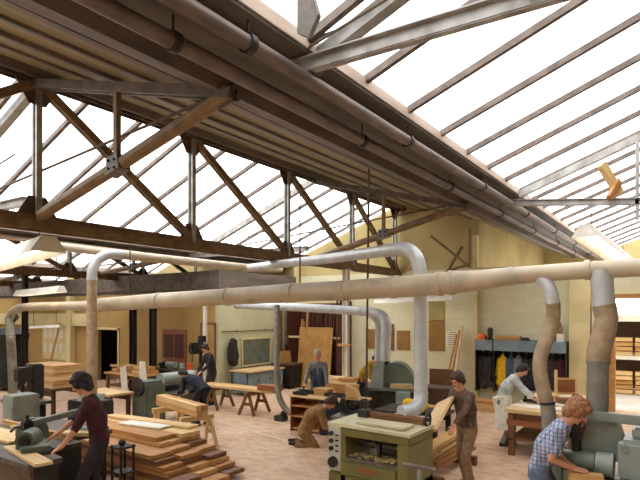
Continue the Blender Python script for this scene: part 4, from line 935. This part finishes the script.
for (n, m, x_, y_, sz, lab, cat) in (('tool_tray','black',-7.1,9.42,(.34,.14,.05),'thin black tool tray at the front left of the worktop','tray'), ('hand_plane','iron',-7.05,9.66,(.5,.1,.09),'dark hand plane lying at the left of the worktop','plane'),
    ('wood_box','pine',-6.68,9.72,(.36,.26,.14),'light wooden box in front of the man in blue-grey','box'), ('tool_tray','iron',-6.3,9.6,(.5,.12,.06),'dark long tray at the right of the worktop','tray'), ('cardboard_box','orange_wood',-6.15,9.84,(.5,.2,.26),'tan box at the right end of the worktop','box')):
    b = MB(); b.span((-sz[0]/2,-sz[1]/2,0), (sz[0]/2,sz[1]/2,sz[2]), bev=.006)
    if n == 'hand_plane': b.ell((-.14,0,.12), (.03,.02,.05)); b.ell((.16,0,.11), (.025,.025,.035))
    if n == 'tool_tray':
        for s in (-1,1): b.span((-sz[0]/2,s*sz[1]/2-.006,sz[2]), (sz[0]/2,s*sz[1]/2+.006,sz[2]+.025))
    if n in ('wood_box','cardboard_box'): b.span((-sz[0]/2-.008,-sz[1]/2-.008,sz[2]-.04), (sz[0]/2+.008,sz[1]/2+.008,sz[2]+.006))
    o = b.build(n, m, smooth='auto'); o.location = (x_,y_,.8); tag(o, lab, cat)
r = table('work_bench', 'pale bench behind the man in the blue-grey top', 'bench', -8.6,-7.0,11.6,12.6,.8,'bench_wood','pine')
for k in range(3):
    board('offcut', ('pine','pale_pine','orange_wood')[k], (-8.2+.4*k,12.0,.85), (.34,.5,.09), .1*k, '%s timber offcut on the pale bench behind the man in blue-grey' % ('left','middle','right')[k], 'offcut')
r = thing('dust_pot', 'small dark floor inlet at the foot of the grey hanging hose', 'inlet', (D(281,418,12.9).x, D(281,418,12.9).y, 0)); b = MB(); b.span((-.14,-.12,0), (.14,.12,.13), bev=.02); b.build('box', 'iron', r); b = MB(); b.tube([(.06,0,.13),(.1,0,.2)], .08, 12); b.build('spout', 'iron', r)
# spindle moulder behind the planer
p = D(354,420,8.9)
r = thing('spindle_moulder', 'dark machine with a round black wheel just behind the planer', 'machine', (p.x,p.y,0), .2)
b = MB(); b.span((-.3,-.3,0), (.3,.3,.85), bev=.02); b.build('base', 'iron', r, smooth='auto'); b = MB(); b.span((-.3,-.32,.85), (.32,.36,.92), bev=.01); b.build('table', 'cast', r, smooth='auto')
b = MB(); b.span((-.3,.1,.92), (.1,.3,1.15), bev=.02); b.build('fence', 'black', r, smooth='auto'); b = MB(); b.tube([V((0,-.05,1.08))+V((math.cos(t)*.12,0,math.sin(t)*.12)) for t in [k*PI/12 for k in range(25)]], .03, 8); b.cyl((0,-.09,1.08), (0,.1,1.08), .04); b.bar((-.12,-.05,1.08), (.12,-.05,1.08), .025, .025); b.build('wheel', 'black', r, smooth='auto')
b = MB(); b.prism([(-.12,-.08,1.17), (.12,-.08,1.17), (.02,-.06,1.34), (-.14,-.06,1.4)], (0,.16,0)); b.build('guard', 'pine', r)
r = table('saw_table', 'dark low bench between the spindle machine and the grey duct', 'bench', -4.75,-3.5,8.5,9.3,.86,'iron','iron')
b = MB(); b.capsule((-.3,-.1,.98), (-.05,-.05,.97), .12, .1); o = link('rag_bundle', remesh(b, .015, .03, 8, 2), 'yellow_cloth'); o.location = (-3.8,8.75,.0); o.location.z = 0; tag(o, 'yellow cloth bundle on the dark bench behind the planer', 'cloth')
# big rounded machine by the wall
p = D(394,395,12.3)
r = thing('belt_sander', 'grey-green machine with a big rounded hood below the two duct drops', 'machine', (p.x,p.y,0), .35)
b = MB(); b.span((-.55,-.35,0), (.55,.4,.86), bev=.02); b.build('base', 'iron', r, smooth='auto')
b = MB(); b.span((-.6,-.45,.86), (.7,.45,.93), bev=.01); b.build('table', 'machine_green', r, smooth='auto')
b = MB(); b.prism([V((.05+.42*math.cos(t)*(1.0 if t < PI/2 else 1.05), -.15, .98+.5*math.sin(t))) for t in [k*PI/16 for k in range(17)]], (0,.55,0)); b.build('hood', 'machine_green', r, smooth='auto')
b = MB(); b.prism([(-.5,-.28,.93), (-.22,-.28,.93), (-.2,-.28,1.5), (-.3,-.28,1.6), (-.45,-.28,1.35)], (0,.3,0)); b.build('belt_housing', 'machine_light', r)
b = MB(); b.cyl((-.2,-.1,1.5), (-.2,.2,1.5), .09); b.build('pulley', 'iron', r, smooth='auto')
b = MB(); b.box((.2,-.3,.975), (.5,.2,.09), rz=.1, bev=.01); b.box((.45,-.33,.95), (.4,.1,.04), rz=-.2); b.build('work_piece', 'bench_wood', r)
p = D(403,402,11.0)
r = thing('pedestal', 'pale grey upright panel on the floor left of the planer duct', 'panel', (p.x,p.y,0), .3); b = MB(); b.span((-.14,-.08,0), (.14,.08,.98), bev=.01); b.build('panel', 'machine_light', r)
p = D(437,400,13.4)
r = thing('storage_bin', 'brown wooden bin with slanted front behind the worker in brown', 'bin', (p.x,p.y,0), .2)
b = MB(); b.prism([(-.35,-.35,.35), (.28,-.35,.35), (.4,-.45,.78), (-.45,-.45,.78)], (0,.7,0)); b.build('trough', 'brown_cloth', r)
b = MB(); b.span((-.25,.26,.78), (.36,.3,1.18)); b.build('back_board', 'brown_wood', r)
for sx in (-.3,.22):
    for sy in (-.3,.28): b = MB(); b.span((sx-.03,sy-.03,0), (sx+.03,sy+.03,.35)); b.build('leg', 'iron', r)
M['hardboard'] = mat('hardboard', (150,112,52), (134,98,44), 3, .7); M['drab_board'] = mat('drab_board', (170,156,104), (156,142,92), 3, .8)
# back wall fittings: boards, notice, leaning planks, timber rack
def wall_panel(x0p, x1p, y0p, y1p, m, label, name='wall_board', cat='board', th=.025, Y=Y1):
    def on(px, py): a = (px-CX)/F; return D(px, py, Y/(C_+a*S_))
    a, b_ = on(x0p, y0p), on(x1p, y1p); q = MB(); q.box((0,0,0), (abs(b_.x-a.x), th, abs(a.z-b_.z)), bev=.003); o = q.build(name, m); o.location = ((a.x+b_.x)/2, Y-th/2-.002, (a.z+b_.z)/2); return tag(o, label, cat)
wall_panel(397,410,330.5,350.5,'hardboard','square brown board on the back wall, left of the grey duct')
wall_panel(389.5,394.5,324,350.5,'brown_wood','narrow dark board on the back wall at the left of the square brown one')
wall_panel(429,445,320.5,351,'hardboard','tall brown board on the back wall, right of the grey duct')
wall_panel(429,445,301.5,320,'drab_board','drab upper board above the tall brown board')
wall_panel(366,378,329,349,'hardboard','brown board on the back wall behind the duct drops')
r = wall_panel(446,460,331,346.5,'paper','white printed notice on the back wall','notice','notice',.01)
M['ink'] = mat('ink', (120,60,60))
for k in range(7):
    b = MB(); b.box((0,-.007,.2-.065*k), (.3 if k else .2,.003,.018)); b.build('text_line', 'ink', r)
for k in range(3):
    b = MB(); b.bar((0,0,0), (.28-.06*k,.42,1.95+.12*k), .09, .035, up=(1,0,0)); o = b.build('leaning_plank', ('pine','orange_wood','pale_pine')[k]); o.location = (-6.22+.16*k,15.5,.02); tag(o, '%s of three planks leaning on the back wall beside the notice' % ('left','middle','right')[k], 'plank', 'planks leaning by the notice')
r = thing('timber_rack', 'dark rack bay for upright red timbers in the back corner', 'rack', (-11.0,16.0,0))
W_ = lambda b, n, m, **k: b.build(n, m, r, w=True, **k)
b = MB(); b.span((-12.1,16.04,0), (-9.85,16.08,3.05)); W_(b, 'back_panel', 'maroon_wood')
for z_ in (1.72,2.96): b = MB(); b.span((-12.1,15.25,z_), (-9.85,15.31,z_+.07)); W_(b, 'rail', 'cream_paint')
for x_ in (-12.08,-9.92): b = MB(); b.span((x_-.04,15.25,0), (x_+.04,16.04,3.05)); W_(b, 'end_frame', 'maroon_wood')
rr = random.Random(8)
for k in range(19):
    x_ = -11.95+.108*k; h_ = rr.uniform(2.2,2.95); b = MB(); b.bar((0,0,0), (rr.uniform(-.04,.04),.2,h_), .075, .05, up=(1,0,0)); o = b.build('stored_timber', ('maroon_wood','maroon_wood','brown_wood','maroon_wood','orange_wood')[rr.randint(0,4)] if k > 3 else ('pine','orange_wood','brown_wood','pine')[k]); o.location = (x_,15.72,.02)
    tag(o, 'upright timber in the dark corner rack, %s from the left' % ORD[k], 'timber', 'upright timbers in the corner rack')
b = MB(); b.bar((0,0,0), (0,.22,2.1), 1.42, .022, up=(0,1,0)); o = b.build('plywood_sheet', 'ply'); o.location = (-10.75,14.95,.02); tag(o, 'large plywood sheet leaning on the corner rack behind the man in blue-grey', 'sheet')
# ================================================================ RIGHT: COAT SHELF AND BENCH
r = thing('coat_shelf', 'long grey shelf with hanging coats on the back wall', 'shelf', (-4.0,16.0,1.5))
W_ = lambda b, n, m, **k: b.build(n, m, r, w=True, **k)
b = MB(); b.span((-5.26,15.62,1.79), (-2.75,16.08,1.83)); W_(b, 'shelf_board', 'slate_cloth')
for x0_, x1_ in ((-5.26,-4.74),(-4.7,-2.75)): b = MB(); b.span((x0_,15.6,1.52), (x1_,15.62,1.83)); W_(b, 'fascia', 'blue_bench')
b = MB(); b.span((-5.26,16.04,.45), (-2.75,16.08,1.79)); W_(b, 'back_board', 'black')
for x_ in (-5.25,-4.72,-2.77): b = MB(); b.span((x_-.012,15.64,.3), (x_+.012,16.04,1.79)); W_(b, 'divider', 'iron')
hooks = [-5.1,-4.9,-4.52,-4.28,-4.08,-3.86,-3.62,-3.4,-3.15,-2.95]
for x_ in hooks: b = MB(); b.tube([(x_,16.04,1.44),(x_,15.9,1.44),(x_,15.88,1.49)], .01, 6); W_(b, 'hook', 'grey_steel')
cts = [('dark_cloth','long dark grey coat at the left end of the coat shelf',.95,1.0), ('black','black coat second from the left on the coat shelf',.9,1.0), ('yellow_cloth','bright yellow waterproof coat on the coat shelf',.85,1.05), ('slate_cloth','slate blue jacket right of the yellow coat',.85,1.0), ('grey_cloth','grey jacket between the slate jacket and the dark coats',.75,.9), ('dark_cloth','dark coat partly behind the narrower hose',.95,1.0), ('navy_cloth','navy coat behind the narrower hose',.9,1.0), ('blue_cloth','blue jacket just right of the narrower hose',.8,.95), ('grape_cloth','dark brown coat second from the right on the coat shelf',.85,1.0), ('maroon_knit','maroon coat at the right end of the coat shelf',.8,.95)]
for x_, (m, lab, L, s_) in zip(hooks, cts):
    o = thing('coat', lab, 'coat', (x_,15.84,1.42)); b = MB()
    b.capsule((0,0,-.05), (0,0,-.2), .05, .1); b.capsule((-.05,0,-.22), (-.06,0,-L), .1*s_, .12*s_); b.capsule((.05,0,-.22), (.06,0,-L), .1*s_, .12*s_)
    link('coat_body', remesh(b, .018, .03, 8, 3), m, o)
    for s in (-1,1): b = MB(); b.capsule((s*.09,-.02,-.14), (s*.15,-.04,-.62), .05, .05); link('sleeve', remesh(b, .016, .015, 9, 2), m, o)
def lit(name, m, label, cat, x, fn, z=1.83, y=15.8, rz=0):
    o = thing(name, label, cat, (x,y,z), rz); fn(o); return o
def helmet(o):
    b = MB(); b.ell((0,0,.07), (.14,.12,.12)); b.tube([(0,0,.0),(0,0,.025)], [.165,.155], 24); b.build('shell', 'orange', o, smooth='auto'); b = MB(); b.ell((0,-.14,.02), (.08,.06,.012)); b.build('peak', 'orange', o, smooth=True)
lit('hard_hat', 0, 'orange hard hat at the left end of the coat shelf', 'hard hat', -5.1, helmet)
def boot(o):
    b = MB(); b.capsule((0,0,.06), (0,0,.28), .07, .085, caps=(0,1)); b.capsule((0,0,.06), (0,-.14,.05), .06, .045); link('boot_body', remesh(b, .012, 0, 1, 2), 'black', o)
    b = MB(); b.box((0,-.06,.008), (.12,.3,.016)); b.build('sole', 'iron', o)
lit('rubber_boot', 0, 'black boot standing beside the orange hard hat', 'boot', -4.86, boot)
def lbox(o):
    b = MB(); b.span((-.36,-.14,0), (.36,.14,.1), bev=.005); b.build('case', 'orange_wood', o); b = MB(); b.span((-.37,-.145,.1), (.37,.145,.125)); b.build('lid', 'pine', o)
lit('wooden_case', 0, 'long low wooden case on the coat shelf', 'case', -4.33, lbox)
def cap(o):
    b = MB(); b.ell((0,0,.03), (.11,.1,.06)); b.ell((.03,-.11,.02), (.07,.05,.01)); b.build('crown', 'black', o, smooth=True)
lit('cloth_cap', 0, 'dark cap on the coat shelf left of the narrower hose', 'cap', -3.84, cap)
def wb(o): b = MB(); b.span((-.12,-.12,0), (.12,.12,.16), bev=.005); b.build('box_body', 'orange_wood', o); b = MB(); b.span((-.12,-.12,.16), (.12,.12,.175)); b.build('lid', 'brown_wood', o)
lit('small_box', 0, 'small brown box on the coat shelf right of the narrower hose', 'box', -3.2, wb)
def wt(o): b = MB(); b.cyl((0,0,0), (0,0,.2), .1); b.build('can', 'white_paint', o, smooth='auto'); b = MB(); b.cyl((0,0,.2), (0,0,.215), .105); b.build('lid', 'white_paint', o, smooth='auto')
lit('white_tin', 0, 'white tin at the right end of the coat shelf', 'tin', -2.92, wt, y=15.72)
def bundle(o):
    b = MB(); b.capsule((0,0,.1), (.02,0,.3), .11, .1); b.capsule((.02,0,.36), (.0,-.01,.5), .09, .08); link('wrapping', remesh(b, .015, .02, 9, 2), 'tan_cloth', o)
lit('sacking_bundle', 0, 'brown sacking bundle standing behind the white tin', 'bundle', -3.02, bundle, y=15.95)
# workbench of the man in the white apron
r = table('joiners_bench', 'cluttered wooden joiner\'s bench in front of the man in the white apron', 'bench', -2.8,-1.75,9.95,12.55,.86,'bench_wood','brown_wood',t=.07,lw=.11,shelf=.32)
b = MB(); b.span((-.5,-1.26,.56), (.3,-.4,.66)); b.build('drawer_box', 'red_wood', r)
rr = random.Random(9)
for k in range(12):
    b = MB(); b.box((0,0,0), (rr.uniform(.3,.5),rr.uniform(.26,.42),.004)); o = b.build('paper_sheet', 'paper'); o.location = (-2.55+.3*(k % 3)+rr.uniform(-.05,.05), 10.45+.52*(k//3)+rr.uniform(-.08,.08), .864+.0042*(k % 3)); o.rotation_euler.z = rr.uniform(-.5,.5); tag(o, 'white drawing sheet spread on the joiner\'s bench', 'paper', 'drawings on the joiner\'s bench')
def hp(px, py, n, m, label, cat, sz):
    p = ZH(px, py, .9); b = MB(); b.span((-sz[0]/2,-sz[1]/2,0), (sz[0]/2,sz[1]/2,sz[2]), bev=.008)
    if n == 'hand_plane': b.ell((-sz[0]*.3,0,sz[2]+.03), (.03,.018,.05)); b.ell((sz[0]*.33,0,sz[2]+.02), (.022,.022,.03))
    if n == 'mallet': b.cyl((0,0,sz[2]/2), (.3,.05,sz[2]/2), .016)
    if n == 'chisel': b.cyl((sz[0]/2,0,sz[2]/2), (sz[0]/2+.12,0,sz[2]/2), .014)
    o = b.build(n, m, smooth='auto'); o.location = (p.x,p.y,.878); o.rotation_euler.z = rr.uniform(-.8,.8); return tag(o, label, cat)
hp(530,401,'hand_plane','iron','dark hand plane near the hands of the man in the apron','plane',(.26,.07,.06))
hp(563,402,'tool_box','brown_wood','brown box on the joiner\'s bench right of the hose','box',(.24,.16,.1))
hp(556,398,'mallet','orange_wood','wooden mallet on the joiner\'s bench','mallet',(.12,.08,.07))
hp(574,399,'chisel','iron','dark chisel on the joiner\'s bench near its right end','chisel',(.2,.025,.02))
r = thing('chair_frame', 'small unfinished wooden chair back standing on the far end of the bench', 'chair part', (ZH(566,398,.86).x, ZH(566,398,.86).y, .878), .5)
b = MB(); b.span((-.17,-.02,.1), (.17,.02,.36)); b.build('panel', 'red_wood', r)
for x_ in (-.2,.2): b = MB(); b.bar((x_,0,0), (x_,0,.42 if x_ > 0 else .56), .05, .05); b.build('post', 'pale_pine', r)
for z_ in (.06,.36): b = MB(); b.span((-.175,-.025,z_), (.175,.025,z_+.035)); b.build('rail', 'pine', r)
p = ZH(582,395,.86); q = ZH(592,417,.86)
b = MB(); b.bar((0,0,0), (.12,-.55,.12), .1, .03); o = b.build('sloping_board', 'red_wood'); o.location = (p.x-.05,p.y-.6,.9); tag(o, 'reddish board lying aslant at the right edge of the bench', 'board')
r = thing('plank_stack', 'low timbers on the floor behind the worker in brown', 'timber', (-4.3,14.2,0)); 
for k in range(3): b = MB(); b.span((-.9,-.2,.1*k), (.7-.1*k,.2,.1*k+.09)); b.build('plank', ('pine','pale_pine','orange_wood')[k], r)
# ================================================================ OUTSIDE THE DOORWAY
r = thing('timber_store', 'open timber store in the bright yard beyond the right doorway', 'timber store', (-1,20.3,0))
b = MB(); b.span((-3.2,-.9,2.35), (4.2,1.2,2.55)); b.build('roof', 'white_paint', r); b = MB(); b.span((-3.1,1.0,0), (4.1,1.1,2.35)); b.build('back_wall', 'dark_wood', r)
b = MB(); b.span((-3.1,-.7,1.12), (4.1,1.0,1.24)); b.build('shelf', 'white_paint', r)
for x_ in (-3.1,.6,4.0): b = MB(); b.span((x_-.06,-.8,0), (x_+.06,-.68,2.35)); b.build('post', 'dark_wood', r)
k = 0
for tier, z0_ in ((0,.0),(1,1.24)):
    for row in range(5 if tier == 0 else 4):
        for c_ in range(5):
            rr_ = random.Random(k); b = MB(); b.box((0,0,0), (1.5,.24,.12)); o = b.build('yard_timber', ('orange_wood','pale_pine','pine','pale_pine')[rr_.randint(0,3)])
            o.location = (-2.1+1.25*c_ if c_ < 3 else -2.1+1.25*c_, 19.85+rr_.uniform(-.1,.1)+.0*row, z0_+.07+.15*row); o.scale.x = .78; o.rotation_euler.z = rr_.uniform(-.08,.08)
            tag(o, 'sawn timber stacked in the open store across the yard', 'timber', 'timbers in the yard store'); k += 1
# ================================================================ PEOPLE
def pl(px, d): p = D(px, 400, d); return (p.x, p.y)
def face(dx, dy): return math.atan2(dy, dx)
def hl_(L, rz, w): return tuple(lp(L, rz, w))
# man in maroon at the saw
L = (-6.27,4.0); rz = face(-.62,-.78)
J = person('person in a maroon jumper guiding a board at the saw, wearing blue ear defenders', L, rz, 'maroon_knit', 'dark_cloth', 'hair_dark', lean=.12, curl=.22, pitch=.42, yaw=.12,
   hands=(hl_(L,rz,(-6.22,3.42,.94)), hl_(L,rz,(-6.55,3.42,.95))), hdir=((.75,-.2,-.45),(.75,.1,-.45)), feet=((.1,.13,0,.1),(-.1,-.12,0,-.15)), sleeve=.62, hs=1.18, vox=.008, topname='jumper', curlf=.4, k=1.07, pelvis=(0,0,.97))
for s in (1,-1):
    b = MB(); c_ = J['Hc']+J['hl']*s*.1-J['hf']*.0; b.cyl(c_-J['hl']*s*.02, c_+J['hl']*s*.02, .042, .036, 18); b.build('ear_cup', 'blue_cloth', J['root'], smooth='auto')
b = MB(); b.tube([J['Hc']+J['hl']*.115*math.cos(t)+J['hu']*.15*math.sin(t) for t in [k*PI/12 for k in range(13)]], .008, 8); b.build('head_band', 'black', J['root'], smooth=True)
# worker in brown
L = (-2.74,7.78); rz = face(-.42,-.91)
J = person('person in a brown jacket and taupe flared trousers at the planer outfeed', L, rz, 'brown_cloth', 'taupe_cloth', 'hair_brown', lean=.1, curl=.22, pitch=.42,
   hands=(hl_(L,rz,(-2.76,7.2,.96)), hl_(L,rz,(-2.98,7.2,1.0))), hdir=((.6,.1,-.7),(.6,-.1,-.6)), feet=((.12,.16,0,.2),(-.16,-.12,0,-.1)), flare=1.45, vox=.008, topname='jacket', shoes='brown_wood', hs=1.04)
b = MB(); b.box((0,0,0), (.3,1.02,.04), bev=.004); o = b.build('wide_board', 'pale_pine'); A, B_ = V((-2.98,6.74,1.0)), V((-2.93,7.55,1.3)); o.location = (A+B_)/2; o.rotation_euler = (math.atan2(.3,.81), -.5, -.06); tag(o, 'wide pale board tilted between the planer and the worker in brown', 'board')
# man in plaid
L = (-1.17,6.0); L = pl(551,5.72); rz = face(.86,.1)
J = person('person in a blue and white plaid shirt leaning over the grey moulder', L, rz, 'plaid', 'denim', 'hair_ginger', lean=.3, curl=.32, pitch=.35, yaw=-.1, pelvis=(-.12,0,.93),
   hands=(hl_(L,rz,(blk.x-.17,blk.y+.09,.985)), hl_(L,rz,(blk.x-.13,blk.y-.03,.985))), hdir=((.9,-.2,-.2),(.95,.15,-.1)), feet=((0,.14,0,.1),(-.12,-.13,0,-.1)), sleeve=.42, vox=.007, k=1.05, hs=1.16, curlf=.35)
# man in the apron
L = pl(507,10.5); rz = face(.9,.25)
J = person('person in a long white apron working at the cluttered joiner\'s bench', L, rz, 'shirt_grey', 'grey_cloth', 'hair_dark', lean=.34, curl=.34, pitch=.35, pelvis=(-.1,0,.9), hands=((.52,.12,.95),(.5,-.12,.95)), hdir=((.9,-.2,-.25),(.9,.2,-.25)), feet=((0,.11,0,.1),(-.06,-.11,0,-.1)), sleeve=.9, vox=.009, apron='white_cloth')
# man in navy
L = pl(203,12.4); rz = face(-.95,-.05)
J = person('person in navy overalls bent double over the drum sander', L, rz, 'navy_cloth', 'navy_cloth', 'hair_dark', lean=1.0, curl=.3, pitch=-.1, pelvis=(0,0,.86), hands=((.66,.16,.72),(.6,-.14,.7)), feet=((.05,.14,0,.1),(-.1,-.12,0,-.1)), vox=.01)
# kneeling man
L = pl(314,10.5); rz = face(.75,.55)
J = person('person in tan overalls kneeling at the open cupboard unit', L, rz, 'tan_cloth', 'tan_cloth', 'hair_brown', lean=.42, curl=.55, pitch=.3, pelvis=(-.2,0,.3), hands=((.48,.12,.4),(.46,-.16,.34)), feet=((-.36,.13,-.03,0),(-.34,-.13,-.03,0)), knee=(1,0,-.25), vox=.01, k=1.1)
# man in blue-grey
L = pl(318,12.65); rz = face(.45,-.89)
J = person('person with pale hair in a blue-grey sleeveless top standing behind the worktop', L, rz, 'grey_cloth', 'denim', 'hair_grey', lean=.06, curl=.1, pitch=.3, hands=((.34,.26,.92),(.34,-.28,.92)), vox=.01, k=.97)
t = MB()
for s in (1,-1): t.capsule(J['B1']+V((0,s*.06,-.1)), J['B2']+V((0,s*.075,.08)), .118, .126)
link('waistcoat', remesh(t, .0125, .008, 12, 4), 'slate_cloth', J['root'])
# worker in mustard
L = pl(361,13.0); rz = face(.8,.35)
J = person('person in a mustard yellow overall leaning over at the rounded machine', L, rz, 'mustard_cloth', 'navy_cloth', 'hair_dark', lean=.35, curl=.35, pitch=.4, hands=((.5,.15,1.08),(.5,-.15,1.08)), vox=.01)
# man by the office
L = pl(212,15.2); rz = face(-.3,-.95)
J = person('person in a dark jacket by the office wall, right of the pillar drill', L, rz, 'dark_cloth', 'black', 'hair_dark', lean=.15, curl=.2, pitch=.4, hands=((.4,.15,.98),(.4,-.15,.98)), vox=.011)
# ================================================================ LIGHT AND CAMERA
wd = bpy.data.worlds.new('overcast_sky'); bpy.context.scene.world = wd; wd.use_nodes = True
bg = wd.node_tree.nodes['Background']; bg.inputs[0].default_value = (1.0,.965,.955,1); bg.inputs[1].default_value = 4.4
cam = bpy.data.cameras.new('camera'); co = bpy.data.objects.new('camera', cam); C.objects.link(co)
co.location = (0,0,EYE); co.rotation_euler = (PI/2, 0, TH)
cam.sensor_fit = 'HORIZONTAL'; cam.sensor_width = 36; cam.lens = 36*F/640; cam.shift_y = (HY-240)/640; cam.clip_end = 300; cam.clip_start = .05
sc = bpy.context.scene; sc.camera = co
vs = sc.view_settings; vs.view_transform = 'Standard'; vs.look = 'None'; vs.exposure = 0; vs.gamma = 1; vs.use_curve_mapping = False
sc.cycles.max_bounces = 8; sc.cycles.diffuse_bounces = 5; sc.cycles.transparent_max_bounces = 12
sc.cycles.sample_clamp_indirect = 6
